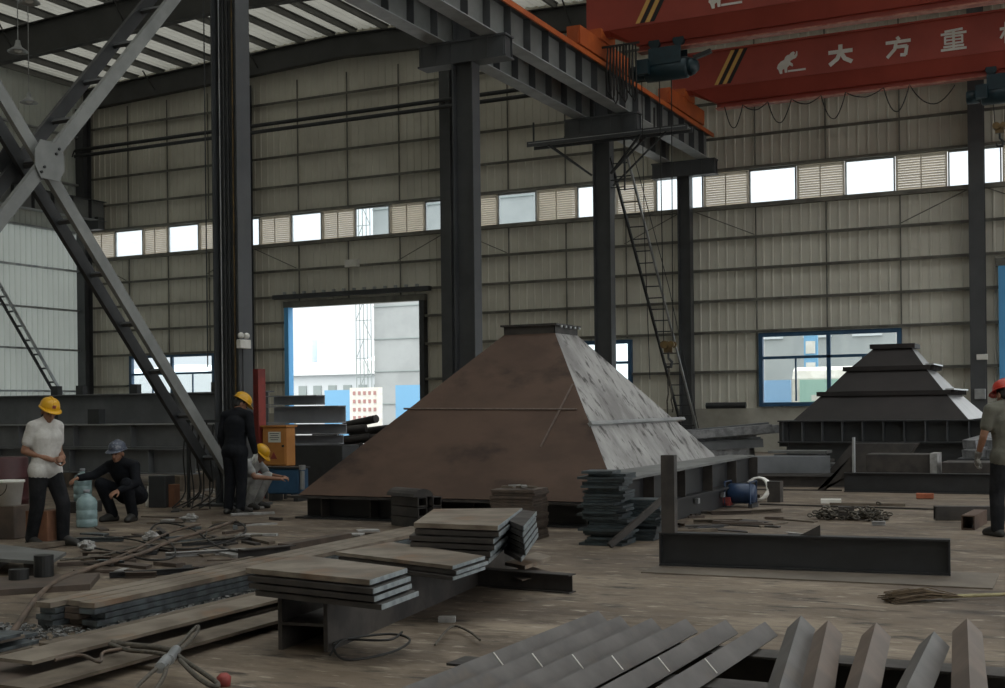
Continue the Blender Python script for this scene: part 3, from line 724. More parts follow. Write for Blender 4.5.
def onplane(x, y, p0, n):
    d = Vector(ray(x, y)); o = Vector((0, 0, CH)); t = (p0 - o).dot(n) / d.dot(n); return o + d * t
nF = (FRb - FLb).cross(TFL - FLb).normalized(); nR = (RBb - FRb).cross(TFR - FRb).normalized()
def weld(pts, nn, m, w=.03, h=.012):
    b = MB()
    for p, q in zip(pts[:-1], pts[1:]): b.bar(p + nn * h * .3, q + nn * h * .3, w, h, up=nn)
    return b
if nF.y > 0: nF = -nF
if nR.x < 0: nR = -nR
pA = onplane(404, 409, FLb, nF); pB = onplane(577, 409.5, FLb, nF)
build(weld([pA, pB], nF, None, .02, .02), 'weld_seam', M['weld'], e)
build(weld([onplane(573, 384, FLb, nF), onplane(541, 447, FLb, nF)], nF, None, .025, .015), 'weld_seam', M['weld'], e)
build(weld([onplane(589, 424.5, FRb, nR), onplane(683, 419.5, FRb, nR)], nR, None, .05, .05), 'stiffening_bar', M['galv'], e)
# base frame
b = MB(); d1 = Vector((0, -.03, 0))
b.box(((FLb.x + FRb.x) / 2 - .05, FLb.y + .18, .3), (FRb.x - FLb.x + .25, .42, .03)); build(b, 'front_flange', M['plate_dk'], e)
b = MB(); b.box(((FLb.x + FRb.x) / 2, FLb.y + .3, .16), (FRb.x - FLb.x + .1, .02, .28)); b.box(((FLb.x + FRb.x) / 2, FLb.y + .2, .012), (FRb.x - FLb.x + .1, .4, .024))
build(b, 'front_web', M['blacksteel'], e)
for k in range(6):
    x = FLb.x + (FRb.x - FLb.x) * (k + .4) / 6; b = MB(); b.box((x, FLb.y + .2, .15), (.02, .2, .26)); build(b, 'stiffener', M['plate_dk'], e)
fx0 = (FR7.x + RB7.x) / 2 + .02
O1, O2 = g(631, 477.5, .7), g(754, 455, .7)
b = MB(); b.poly([FR7 + Vector((-.02, -.05, 0)), O1, O2, RB7 + Vector((0, .55, 0))], (0, 0, -.03)); build(b, 'side_flange', M['greyplate'], e)
wx0, wx1 = (FR7.x + O1.x) / 2 + .05, (RB7.x + O2.x) / 2 + .15
Ya, Yb = O1.y + .05, O2.y - .1
b = MB(); b.hexa([(wx0 - .015, Ya, .3), (wx0 + .015, Ya, .3), (wx1 + .015, Yb, .3), (wx1 - .015, Yb, .3)], [(wx0 - .015, Ya, .67), (wx0 + .015, Ya, .67), (wx1 + .015, Yb, .67), (wx1 - .015, Yb, .67)])
b.hexa([(wx0 - .1, Ya, .27), (wx0 + .16, Ya, .27), (wx1 + .16, Yb, .27), (wx1 - .1, Yb, .27)], [(wx0 - .1, Ya, .3), (wx0 + .16, Ya, .3), (wx1 + .16, Yb, .3), (wx1 - .1, Yb, .3)])
build(b, 'side_web', M['blacksteel'], e)
for k in range(6):
    t = k / 5; x = wx0 + (wx1 - wx0) * t; y = Ya + (Yb - Ya) * t; b = MB(); b.box((x + .08, y, .485), (.15, .02, .37)); build(b, 'stiffener', M['plate_dk'], e)
b = MB(); b.hexa([(wx0 - .1, Ya + .1, 0), (wx0 + .08, Ya + .1, 0), (wx1 + .08, Yb - .2, 0), (wx1 - .1, Yb - .2, 0)], [(wx0 - .1, Ya + .1, .27), (wx0 + .08, Ya + .1, .27), (wx1 + .08, Yb - .2, .27), (wx1 - .1, Yb - .2, .27)])
build(b, 'base_sill', M['blacksteel'], e)
for k in range(5):
    t = (k + .5) / 5; x = wx0 + (wx1 - wx0) * t + .09; y = Ya + (Yb - Ya) * t; b = MB(); b.box((x + .03, y, .2), (.05, .08, .07)); build(b, 'clip', M['galv'], e)
# ================================================================== THE SMALL DARK HOOD AT THE RIGHT
YB = 27.2
P = lambda x, y, Y: onY(x, y, Y)
e = thing('steel_hood', 'smaller dark tiered pyramid hood in front of the wide blue-framed window', 'hood', (-2.6, 29.4, 0))
a = P(792, 421, YB); c = P(968, 419, YB); zb_ = (a.z + c.z) / 2
lev = [(a.x, c.x, YB + .1, YB + 4.3, zb_)]
for xl, xr, yy, Yf, Yb2 in ((823, 945, 393.5, YB + .85, YB + 3.45), (849, 925, 368.5, YB + 1.5, YB + 2.95), (876, 910, 346.5, YB + 2.0, YB + 2.6)):
    p, q = P(xl, yy + .2, Yf), P(xr, yy - .8, Yf); lev.append((p.x, q.x, Yf, Yb2, (p.z + q.z) / 2))
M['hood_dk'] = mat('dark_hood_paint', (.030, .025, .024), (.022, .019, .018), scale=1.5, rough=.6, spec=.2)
M['hood_lit'] = mat('lit_hood_side', (.30, .30, .30), (.22, .22, .22), scale=2, rough=.35)  # lighter copy of the hood paint, reflected light coloured into right-hand faces
for k in range(3):
    (xa, xb, ya, yb, z0), (xc, xd, yc, yd, z1) = lev[k], lev[k + 1]
    q = [Vector(v) for v in ((xa, ya, z0), (xb, ya, z0), (xb, yb, z0), (xa, yb, z0), (xc, yc, z1), (xd, yc, z1), (xd, yd, z1), (xc, yd, z1))]
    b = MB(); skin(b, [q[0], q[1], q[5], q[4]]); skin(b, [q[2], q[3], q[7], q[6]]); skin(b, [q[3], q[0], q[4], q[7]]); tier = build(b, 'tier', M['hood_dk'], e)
    b = MB(); skin(b, [q[1], q[2], q[6], q[5]]); build(b, 'side_face', M['hood_lit'], tier)
    w = .12
    b = MB(); b.hexa([(xc - w, yc - w, z1 - .05), (xd + w, yc - w, z1 - .05), (xd + w, yd + w, z1 - .05), (xc - w, yd + w, z1 - .05)], [(xc - w, yc - w, z1 + .05), (xd + w, yc - w, z1 + .05), (xd + w, yd + w, z1 + .05), (xc - w, yd + w, z1 + .05)])
    fl = build(b, 'joint_flange', M['hood_dk'], e)
    if k < 2:
        b = MB(); b.hexa([(xd + .02, yc - w, z1 + .05), (xd + w + .08, yc - w, z1 + .05), (xd + w + .08, yd, z1 + .05), (xd + .02, yd, z1 + .05)], [(xd + .02, yc - w, z1 + .08), (xd + w + .08, yc - w, z1 + .08), (xd + w + .08, yd, z1 + .08), (xd + .02, yd, z1 + .08)])
        build(b, 'ledge', M['hood_lit'], fl)
        for s in range(6):
            b = MB(); b.box((xd + w + .03, yc - w + .06 + s * (yd - yc) / 6, z1), (.12, .02, .1)); build(b, 'gusset', M['hood_dk'], fl)
z0 = lev[0][4]; xa, xb = P(779, 422, YB).x, c.x + .55
zc_ = P(880, 447, YB).z; ym = YB + 2.2
b = MB()
for Yk in (YB, YB + 4.4):
    b.box(((xa + xb) / 2, Yk, z0 - .012), (xb - xa, .3, .03)); b.box(((xa + xb) / 2, Yk, zc_ + .1), (xb - xa, .3, .03)); b.box(((xa + xb) / 2, Yk + .08, (z0 + zc_) / 2), (xb - xa, .02, z0 - zc_))
    b.box(((xa + xb) / 2, Yk + .1, zc_ - .12), (xb - xa - .3, .12, .4))
for Xk in (xa + .1, xb - .1):
    b.box((Xk, ym, (z0 + zc_) / 2), (.2, 4.4, z0 - zc_))
build(b, 'base_frame', M['steel'], e)
for k in range(11):
    b = MB(); b.box((xa + .1 + k * (xb - xa - .2) / 10, YB - .03, (z0 + zc_) / 2 + .05), (.02, .2, z0 - zc_ - .1)); build(b, 'stiffener', M['column'], e)
for Xk in (xa + .5, (xa + xb) / 2, xb - .5):
    for Yk in (YB + .15, YB + 4.3):
        b = MB(); b.box((Xk, Yk, (zc_ - .3) / 2), (.6, .5, zc_ - .3)); build(b, 'support_block', M['plate_dk'], e)
# ================================================================== helpers for loose steel
def piece(mb, name, m, label, cat, group=None, bevel=0.0, kind=None):
    return tag(build(mb, name, m, bevel=bevel), label, cat, group, kind)
def slab(mb, quad, z0, z1):
    mb.hexa([Vector((p[0], p[1], z0)) for p in quad], [Vector((p[0], p[1], z1)) for p in quad]); return mb
def ccw(q):
    a = sum(q[i][0] * q[(i + 1) % 4][1] - q[(i + 1) % 4][0] * q[i][1] for i in range(4))
    return q if a > 0 else q[::-1]
def plate_stack(px, ztop, n, t, label, group, name='steel_plate', shift=.02, spread=(0, 0), mtop=None, medge=None, gap=.012, seed=0, toplabel=None):
    rnd = random.Random(seed + 11)
    q = ccw([g(x, y, ztop) for x, y in px])
    for k in range(n):                # k = 0 is the top plate
        z1 = ztop - k * (t + gap)
        dx = rnd.uniform(-shift, shift) + spread[0] * k; dy = rnd.uniform(-shift, shift) + spread[1] * k
        b = MB(); slab(b, [(p[0] + dx, p[1] + dy) for p in q], z1 - t, z1)
        o = piece(b, name, mtop if k == 0 and mtop else M['plate_dk'], (toplabel if k == 0 and toplabel else label), 'steel plate', None if (k == 0 and toplabel) else group)
        if medge:
            # flame-cut right-hand edge, clean bright metal
            e2 = [p for p in q]; 
            xs = sorted(range(4), key=lambda i: -(q[i][0] * CS + q[i][1] * SN))[:2]
            i, j = sorted(xs)
            if (i, j) == (0, 3): i, j = 3, 0
            pa, pb = Vector((q[i][0] + dx, q[i][1] + dy, 0)), Vector((q[j][0] + dx, q[j][1] + dy, 0))
            nn = (pb - pa).cross(Z).normalized() * .006
            b = MB(); slab(b, ccw([pa, pb, pb + nn, pa + nn]), z1 - t * .95, z1 - t * .05); build(b, 'cut_edge', medge, o)
    return q
# ================================================================== FOREGROUND ANGLE IRONS
chalk = M['white']
for k, y in enumerate((5.45, 6.2)):
    b = MB(); b.hbeam((-2.98 + .1 * k, y, .125), (.9, y, .125), .2, .25, .012, .009)
    piece(b, 'support_beam', M['plate_dk'], ('nearer' if k == 0 else 'farther') + ' dark I-beam lying under the foreground angle irons', 'beam', None)
order = ['leftmost', 'second', 'third', 'fourth', 'fifth', 'sixth']
def angle_iron(name, p0, p1, leg, t, roll, m, label, group=None):
    """L section from p0 to p1; roll turns it about its own line (45 deg = ridge up)"""
    c, s = math.cos(roll), math.sin(roll)
    L0 = [(0, 0), (leg, 0), (leg, -t), (t, -t), (t, -leg), (0, -leg)]
    pts = [(x * c - y * s, x * s + y * c) for x, y in L0]
    b = MB(); b.prof(pts, p0, p1); return piece(b, name, m, label, 'angle iron', group)
for k, xl in enumerate((-2.71, -2.53, -2.345, -2.165, -1.955, -1.745)):
    yf = (6.62, 6.50, 6.5, 6.55, 6.6, 6.62)[k]
    p0 = Vector((xl, 3.6 - .1 * k, .335)); p1 = Vector((xl + .02, yf, .335))
    o = angle_iron('angle_iron', p0, p1, .118 if k < 2 else .098, .012, math.radians(-45), M['angle'], order[k] + ' of the six chalk-marked grey angle irons in the foreground, counted from the left')
    y = 5.3 + .05 * k; s2 = .7071
    b = MB(); a0 = Vector((xl + .012, y, .337)); n_ = Vector((s2, 0, s2)) * .001
    b.bar(a0 + Vector((.004, 0, -.004)) + n_, a0 + Vector((.064, -.01, -.064)) + n_, .008, .003, up=Vector((s2, 0, s2))); build(b, 'chalk_mark', chalk, o)
for k, (xa, ya, xb, yb, m) in enumerate(((801, 615, 779, 688, 'angle'), (828, 620, 813, 688, 'angle_rust'), (876, 622, 858, 688, 'angle_rust'), (934, 631, 906, 688, 'angle'), (967, 618, 970, 688, 'angle_rust'))):
    pa, pb = g(xa, ya, .325), g(xb, yb, .325)
    d = (pb - pa).normalized(); p0 = pa + d * 2.4
    angle_iron('angle_iron', p0, pa, .108, .012, math.radians(-45), M[m], ('leftmost', 'second', 'middle', 'fourth', 'rightmost')[k] + ' of the five angle irons at the bottom right, pointing away from the camera')
# ================================================================== H-BEAM WITH PLATE STACKS
pa, pb = g(303, 651), g(497, 569); d = (pb - pa).normalized(); sd = Vector((-d.y, d.x, 0))
b = MB(); b.hbeam(pa + Z * .165, pb + Z * .165 + d * .3, .33, .34, .028, .018, up=sd)
piece(b, 'steel_beam', M['plate_dk'], 'dark H-beam on its side carrying the three stacks of plates', 'beam')
plate_stack(((245, 568), (301, 555), (406, 568), (369, 580)), .52, 4, .032, 'steel plate in the fanned stack on the near end of the H-beam', 'plates in the near fanned stack', spread=(.035, -.012), mtop=M['plate_top'], medge=M['cutedge'] if 'cutedge' in M else M['galv'], gap=.012, seed=1, toplabel='weathered top plate of the fanned stack on the near end of the H-beam')
plate_stack(((336, 552), (392, 542), (485, 556), (453, 566)), .44, 3, .026, 'steel plate in the low middle stack on the H-beam', 'plates in the middle stack', spread=(.012, -.01), mtop=M['plate_top'], medge=M['cutedge'], gap=.008, seed=2, toplabel='rust-stained top plate of the low middle stack on the H-beam')
plate_stack(((415, 523), (435, 509), (523, 508), (499, 526)), .62, 6, .036, 'steel plate in the tall far stack on the H-beam', 'plates in the far tall stack', spread=(-.012, -.012), mtop=M['plate_top'], medge=M['cutedge'] if 'cutedge' in M else M['galv'], gap=.012, seed=3, toplabel='weathered top plate of the tall far stack on the H-beam')
plate_stack(((505, 519), (518, 509), (535, 511), (522, 526)), .6, 6, .036, 'small steel plate in the stack right behind the tall far stack', 'plates behind the tall far stack', spread=(0, 0), medge=M['cutedge'], gap=.012, seed=4)
# beam and scraps behind the H-beam
b = MB(); b.hbeam((-5.0, 9.35, .075), (-3.98, 9.25, .075), .12, .15, .01, .008); piece(b, 'steel_beam', M['plate_dk'], 'short dark beam lying right of the plate-laden H-beam', 'beam')
for k, px in enumerate((((505, 562), (535, 552), (552, 556), (525, 566)), ((500, 572), (530, 566), (552, 572), (522, 580)))):
    q = ccw([g(x, y, .1 + .08 * (1 - k)) for x, y in px]); b = MB(); slab(b, q, .09 + .06 * (1 - k), .1 + .08 * (1 - k)); piece(b, 'offcut_plate', M['plate_top' if k == 0 else 'brown'], ('upper pale' if k == 0 else 'lower brown') + ' offcut lying on the short beam by the plate stacks', 'offcut')
# ================================================================== SQUARE BLOCK STACKS
def block_stack(c, w, dpt, n, t, label, group, m, jit, rz=0.0, seed=0, name='cut_plate', z0=0.0, vary=0.0):
    rnd = random.Random(seed); z = z0
    for k in range(n):
        b = MB(); ww = w * (1 + rnd.uniform(-vary, vary)); dd = dpt * (1 + rnd.uniform(-vary, vary))
        b.box((c[0] + rnd.uniform(-jit, jit), c[1] + rnd.uniform(-jit, jit), z + t / 2), (ww, dd, t * .88), rz + rnd.uniform(-jit, jit)); z += t
        piece(b, name, m, label, 'steel plate', group)
    return z
zb = block_stack((-6.2, 12.9, 0), .52, .5, 16, .036, 'brown square plate in the neat stack before the brown hood', 'brown plates in the neat stack', M['brown'], .012, .1, 5)
for k in range(5):
    b = MB(); b.box((-6.3 + .07 * k, 12.8 + .04 * (k % 3), zb + .02 + .012 * (k % 2)), (.14, .06, .022), .7 * k); piece(b, 'scrap_offcut', M['rubble'] if k % 2 else M['wood'], 'small pale offcut on top of the neat brown plate stack', 'offcut', 'offcuts on the brown plate stack')
ze = block_stack((-5.05, 12.75, 0), .44, .4, 26, .031, 'dark blue-grey plate in the tall ragged stack left of the upright post', 'plates in the tall ragged stack', M['teal_plate'], .06, .1, 6, vary=.22)
block_stack((-4.83, 13.3, 0), .4, .36, 14, .033, 'dark plate in the lower ragged stack behind the tall one', 'plates in the lower ragged stack', M['teal_plate'], .045, .1, 8, vary=.12)
b = MB(); b.bar((-4.86, 12.3, .03), (-4.42, 12.75, .5), .06, .06); piece(b, 'leaning_bar', M['plate_dk'], 'dark bar leaning against the ragged plate stacks', 'bar')
# channel bundle before the hood
for i in range(3):
    for j in range(2):
        b = MB(); y = 14.0 - .17 * j + .0; x0 = -8.9; 
        b.rect_tube((-8.42, 13.82 + .16 * j, .07 + .13 * i), (-7.86 + .12 * j, 13.55 + .16 * j, .07 + .13 * i), .14, .12, .012)
        piece(b, 'box_section', M['plate_dk'], 'short box section in the bundle before the left part of the brown hood', 'steel section', 'box sections in the short bundle')
b = MB(); p = []
for k in range(9): a = PI * k / 8; p.append((.15 * math.cos(a), .1 * math.sin(a)))
b.prof(p, (-8.42, 13.84, .395), (-7.86, 13.57, .395)); piece(b, 'curved_section', M['plate_dk'], 'rounded dark section on top of the box section bundle', 'steel section')
# ================================================================== BEAM WITH UPRIGHT POST (RIGHT)
b = MB(); b.box((-2.42, 11.1, .006), (2.95, .95, .012), .03); piece(b, 'base_plate', M['floorplate'], 'thin brown plate on the floor under the dark beam with the post', 'steel plate')
e = thing('post_frame', 'dark steel beam on the floor with an upright square post at its left end', 'steel frame', (-2.6, 11.2, .012))
b = MB(); b.hbeam((-3.88, 11.12, .167), (-1.33, 11.36, .167), .14, .31, .016, .012); build(b, 'beam', M['blacksteel'], e)
for t in (0.004, .996):
    p = Vector((-3.88, 11.12, .167)).lerp(Vector((-1.33, 11.36, .167)), t); b = MB(); b.box(p, (.016, .14, .3), .096); build(b, 'end_plate', M['blacksteel'], e)
b = MB(); b.box((-3.79, 11.12, .322 + .36), (.125, .125, .72), .1); build(b, 'post', M['plate_dk'], e)
b = MB(); b.poly([(-2.6, 11.22, .322), (-2.42, 11.24, .322), (-2.42, 11.24, .42)], (0, .015, 0)); build(b, 'gusset', M['plate_dk'], e)
e = thing('post_frame', 'dark steel beam with a thin upright post, before the worker at the right edge', 'steel frame', (-2.6, 21.7, 0))
b = MB(); b.hbeam((-4.25, 21.7, .165), (-.4, 21.8, .165), .14, .33, .016, .012); build(b, 'beam', M['blacksteel'], e)
b = MB(); b.box((-4.09, 21.72, .33 + .3), (.03, .14, .6)); build(b, 'post', M['galv'], e)
b = MB(); b.poly([(-4.13, 21.74, .3), (-4.75, 21.74, .0), (-4.62, 21.74, .0), (-4.13, 21.74, .62)], (0, .03, 0)); build(b, 'strut', M['plate_dk'], e)
# square tubes on the floor
b = MB(); b.rect_tube((-2.15, 16.75, .09), (-.6, 17.2, .09), .16, .18, .012); piece(b, 'square_tube', M['plate_dk'], 'long dark tube on the floor below the worker at the right edge', 'tube')
pa = g(968, 530); b = MB(); b.rect_tube((pa.x, pa.y, .085), (pa.x + .05, pa.y + .95, .085), .15, .17, .014); piece(b, 'square_tube', M['rust'], 'short square brown tube pointing at the camera, far right of the floor', 'tube')
# ================================================================== LONG BARS AND PLATES (LEFT FOREGROUND)
for s, (xa, w, n, m) in enumerate(((-6.63, .14, 5, 'plate_edge'), (-6.48, .13, 5, 'brown'), (-6.335, .14, 5, 'plate_edge'))):
    rnd = random.Random(s + 40)
    for k in range(n):
        b = MB(); y0 = 6.28 + .06 * s + rnd.uniform(-.06, .06); y1 = 11.8 + rnd.uniform(-.3, .3)
        xo = rnd.uniform(-.005, .005); z_ = .042 * k
        b.hexa([(xa + xo - w / 2, y0, z_), (xa + xo + w / 2, y0, z_), (xa + xo + w / 2 - .36, y1, z_), (xa + xo - w / 2 - .36, y1, z_)],
               [(xa + xo - w / 2, y0, z_ + .036), (xa + xo + w / 2, y0, z_ + .036), (xa + xo + w / 2 - .36, y1, z_ + .036), (xa + xo - w / 2 - .36, y1, z_ + .036)])
        piece(b, 'flat_bar', M['plate_top'] if k == n - 1 else M[m], 'long flat bar in the %s of the three long stacks on the left floor' % ('left', 'middle', 'right')[s], 'flat bar', 'flat bars in the %s long stack' % ('left', 'middle', 'right')[s])
lows = [(-5.86, .26, 5.6, 9.4, .085, 'wood'), (-5.55, .3, 5.0, 9.0, .13, 'plate_top'), (-5.2, .26, 4.7, 8.4, .07, 'wood'), (-5.6, .5, 4.5, 7.0, .045, 'brown')]
for k, (x, w, y0, y1, z, m) in enumerate(lows):
    b = MB(); b.hexa([(x - w / 2, y0, z - .02), (x + w / 2, y0, z - .02), (x + w / 2 - .15, y1, z - .02), (x - w / 2 - .15, y1, z - .02)], [(x - w / 2, y0, z), (x + w / 2, y0, z), (x + w / 2 - .15, y1, z), (x - w / 2 - .15, y1, z)])
    piece(b, 'long_plate', M[m], ('pale wooden-looking long plate beside the trough of metal chips', 'brown long plate ending under the H-beam', 'narrow long plate nearest the H-beam end', 'short brown plate under the wire rope sling')[k], 'long plate')
for k, y in enumerate((5.6, 7.0, 8.2)):
    b = MB(); b.box((-5.5, y, .012), (.95, .09, .024)); piece(b, 'batten', M['wood'], 'wooden batten under the long plates on the left floor', 'batten', 'battens under the long plates')
rnd = random.Random(77)
for k in range(9):
    x = -6.3 + .02 * k + rnd.uniform(-.2, .1) ; z = .02 + .024 * (k // 2); y1 = 5.75 + rnd.uniform(-.15, .15)
    b = MB(); b.box((x - .28 * (k % 2), 5.0, z), (.26, 2 * (y1 - 5.0), .02), .05 + rnd.uniform(-.02, .02)); piece(b, 'flat_bar', M['plate_edge'] if k % 3 else M['plate_top'], 'dark flat bar in the loose pile at the bottom left corner', 'flat bar', 'flat bars in the bottom left pile')
# metal chips in the trough: uncountable
rnd = random.Random(5); b = MB()
for k in range(2200):
    t = rnd.random(); x = -6.24 + .42 * rnd.random() - .2 * t; y = 5.9 + 3.0 * t
    if rnd.random() < .35: x = rnd.uniform(-7.3, -6.3); y = rnd.uniform(5.7, 6.3)
    s = rnd.uniform(.006, .022); R_ = Matrix.Rotation(rnd.random() * 3, 3, 'Z') @ Matrix.Rotation(rnd.random() * 3, 3, 'X')
    b.box((x, y, .012 + rnd.random() * .03), (s * 1.6, s, s * .5), M=R_)
piece(b, 'metal_chips', M['chips'] if 'chips' in M else M['plate_edge'], 'scatter of grey metal chips beside the long bars', 'metal chips', None, 0, 'stuff')
# ================================================================== WIRE ROPE SLING IN THE FOREGROUND
def rope(path, r=.013, n=6): b = MB(); b.tube(path, r, n); return b
def smooth_path(ps, k=6):
    ps = [Vector(p) for p in ps]; out = []
    for i in range(len(ps) - 1):
        p0 = ps[max(i - 1, 0)]; p1 = ps[i]; p2 = ps[i + 1]; p3 = ps[min(i + 2, len(ps) - 1)]
        for j in range(k):
            t = j / k; out.append(.5 * ((2 * p1) + (p2 - p0) * t + (2 * p0 - 5 * p1 + 4 * p2 - p3) * t * t + (3 * p1 - p0 - 3 * p2 + p3) * t ** 3))
    out.append(ps[-1]); return out
e = thing('wire_rope_sling', 'knotted wire rope sling with eye loops on the floor at the lower left', 'sling', g(172, 652, .12))
G = lambda x, y, z=.14: g(x, y, z)
build(rope(smooth_path([G(172, 652), G(184, 640), G(193, 630), G(198, 626), G(197, 632), G(190, 641), G(178, 652)]), .012), 'eye_loop', M['rope'], e)
build(rope(smooth_path([G(165, 662), G(150, 674), G(136, 688), G(128, 700), G(140, 704), G(155, 690), G(164, 676), G(167, 664)]), .012), 'eye_loop', M['rope'], e)
build(rope(smooth_path([G(176, 654), G(190, 664), G(205, 674), G(218, 684), G(212, 686), G(196, 676), G(180, 660)]), .013), 'eye_loop', M['rope'], e)
build(rope(smooth_path([G(176, 652), G(160, 648), G(140, 646), G(112, 643)]), .02), 'rope_leg', M['rope'], e)
build(rope(smooth_path([G(172, 656), G(150, 652), G(128, 650), G(110, 644)]), .014), 'rope_leg', M['rope'], e)
for (a, c) in (((169, 660), (176, 650)), ((160, 668), (167, 659))):
    b = MB(); b.tube([G(*a, .145), G(*c, .145)], .03, 10); build(b, 'ferrule', M['galv'], e)
b = MB(); b.lathe([(0, 0), (.035, 0), (.04, .05), (.02, .07), (0, .07)], G(224, 686, 0), 12); piece(b, 'tag_weight', M['redcol'], 'small orange-red block at the end of the wire rope sling', 'block')
# ================================================================== LEFT MID-GROUND
def cyl(c, r, h, label, cat, name, m, n=20): b = MB(); b.lathe([(r, 0), (r, h)], c, n, smooth=False); return piece(b, name, m, label, cat, None, .004)
cyl(g(44, 582), .085, .24, 'taller short black cylinder on the floor left of the scrap', 'cylinder', 'steel_cylinder', M['black'])
cyl(g(19, 585), .085, .14, 'lower black cylinder at the left edge of the floor', 'cylinder', 'steel_cylinder', M['black'])
q = ccw([g(-40, 556, .16), g(-10, 543, .16), g(66, 552, .16), g(50, 562, .16)])
for k, f in enumerate((.25, .75)):
    a_ = q[0].lerp(q[1], f) if (q[0] - q[1]).length > (q[1] - q[2]).length else q[1].lerp(q[2], f)
    c_ = q[3].lerp(q[2], f) if (q[0] - q[1]).length > (q[1] - q[2]).length else q[0].lerp(q[3], f)
    b = MB(); b.bar(Vector((a_.x, a_.y, .065)).lerp(Vector((c_.x, c_.y, .065)), .12), Vector((a_.x, a_.y, .065)).lerp(Vector((c_.x, c_.y, .065)), .88), .1, .13); piece(b, 'support_bar', M['plate_dk'], ('left' if k == 0 else 'right') + ' support bar under the grey plate at the left edge', 'bar')
b = MB(); slab(b, q, .13, .16); piece(b, 'steel_plate', M['greyplate'], 'grey plate raised off the floor at the left edge', 'steel plate')
b = MB(); slab(b, ccw([g(-60, 600), g(-40, 585), g(100, 578), g(90, 590)]), .0, .05); piece(b, 'plank', M['brown'], 'brown plank lying at the left edge before the long bars', 'plank')
b = MB(); slab(b, ccw([g(0, 556), g(15, 550), g(75, 541), g(72, 545)]), .01, .06); piece(b, 'plank', M['wood'], 'pale plank at the feet of the worker in the white shirt', 'plank')
# maroon drum, crate with white bucket, carton
p = g(6, 522); b = MB(); b.lathe([(0, 0), (.29, 0), (.3, .02), (.3, .3), (.315, .31), (.3, .33), (.3, .6), (.315, .61), (.3, .63), (.3, .88), (.28, .9), (0, .9)], p, 28); piece(b, 'oil_drum', M['maroon'] if 'maroon' in M else M['redcol'], 'dark maroon drum at the left edge behind the worker in the white shirt', 'drum')
p = g(10, 538); b = MB(); b.box((p.x, p.y, .2), (.34, .3, .4), .2); crate = piece(b, 'crate', M['brown'], 'dark brown crate under the white bucket', 'crate', None, .01)
e = thing('bucket', 'white plastic bucket on the crate at the left edge', 'bucket', (p.x, p.y, .4))
b = MB(); b.lathe([(.0, 0), (.13, 0), (.165, .27), (.18, .27), (.18, .3), (.15, .3), (.125, .02), (0, .02)], (p.x, p.y, .4), 24); build(b, 'pail', M['white'], e)
b = MB(); b.tube([(p.x + .17 * math.cos(a), p.y - .17 - .02, .66 - .14 * math.sin(a)) for a in [PI * i / 10 for i in range(11)]], .006, 5); build(b, 'handle', M['rope'], e)
p = g(38, 546); b = MB(); b.box((p.x, p.y + .1, .2), (.3, .28, .4), .15); e = piece(b, 'carton', M['carton'] if 'carton' in M else M['wood'], 'reddish-brown carton standing behind the legs of the worker in the white shirt', 'box', None, .006)
b = MB(); b.box((p.x, p.y + .1, .402), (.06, .28, .004), .15); build(b, 'tape', M['wood'], e)
def carboy(c, label):
    e = thing('water_carboy', label, 'water bottle', c)
    b = MB(); b.lathe([(0, 0), (.125, 0), (.135, .02), (.135, .1), (.128, .11), (.135, .12), (.135, .22), (.128, .23), (.135, .24), (.135, .33), (.11, .38), (.05, .42), (.035, .43), (.035, .46), (0, .46)], c, 24); build(b, 'bottle', M['carboy'], e)
    b = MB(); b.lathe([(0, .45), (.04, .45), (.04, .49), (0, .49)], c, 16); build(b, 'cap', M['changrey'], e)
M['carboy'] = mat('pale_blue_plastic', (.27, .375, .385), (.19, .27, .28), scale=6, rough=.15)
carboy(g(87, 527), 'nearer pale blue water carboy beside the crouching worker in dark clothes')
q = g(83, 512); b = MB(); b.box((q.x, q.y, .085), (.4, .4, .17), .1); piece(b, 'steel_block', M['plate_dk'], 'dark low block under the farther water carboy', 'block', None, .008)
carboy(q + Z * .17, 'farther pale blue water carboy, half hidden by the nearer one')
# ================================================================== STACKED BEAMS BEHIND THE WORKERS
def plate_girder(x0, x1, y, z0, h, w, label, m, nst=5):
    e = thing('plate_girder', label, 'beam', ((x0 + x1) / 2, y, z0))
    b = MB(); b.box(((x0 + x1) / 2, y, z0 + .012), (x1 - x0, w, .024)); build(b, 'bottom_flange', m, e)
    b = MB(); b.box(((x0 + x1) / 2, y, z0 + h - .012), (x1 - x0, w, .024)); build(b, 'top_flange', M['flange'] if nst > 4 else m, e)
    b = MB(); b.box(((x0 + x1) / 2, y, z0 + h / 2), (x1 - x0, .016, h - .05)); build(b, 'web', m, e)
    for k in range(nst):
        b = MB(); b.box((x0 + (x1 - x0) * (k + .5) / nst, y, z0 + h / 2), (.02, w * .9, h - .05)); build(b, 'stiffener', m, e)
for k in range(3):
    b = MB(); b.box((-22.5 + 3.2 * k, 19.6, .14), (.25, 2.4, .28)); piece(b, 'timber_bearer', M['wood'], 'timber bearer under the stacked beams behind the workers', 'bearer', 'bearers under the stacked beams')
plate_girder(-24.5, -16.1, 19.0, .28, .5, .36, 'lowest beam of the dark stack behind the left workers', M['beamgrey'], 4)
plate_girder(-24.5, -15.3, 19.0, .79, .48, .36, 'second dark beam of the stack behind the left workers', M['beamgrey'], 6)
plate_girder(-26.5, -15.6, 20.4, .28, .75, .4, 'dark beam hidden behind the stack, lower rear', M['beamgrey'], 4)
plate_girder(-26.5, -15.4, 20.4, 1.04, .86, .4, 'top rear beam of the dark stack behind the left workers', M['beamgrey'], 0)
for k, x in enumerate((-21.2, -20.45, -18.9, -16.7)):
    b = MB(); b.box((x, 20.4, 1.9 + .1), (.2, .14, .2)); piece(b, 'steel_lug', M['steel'], ('leftmost', 'second', 'third', 'rightmost')[k] + ' small dark block standing on the top rear beam', 'block')
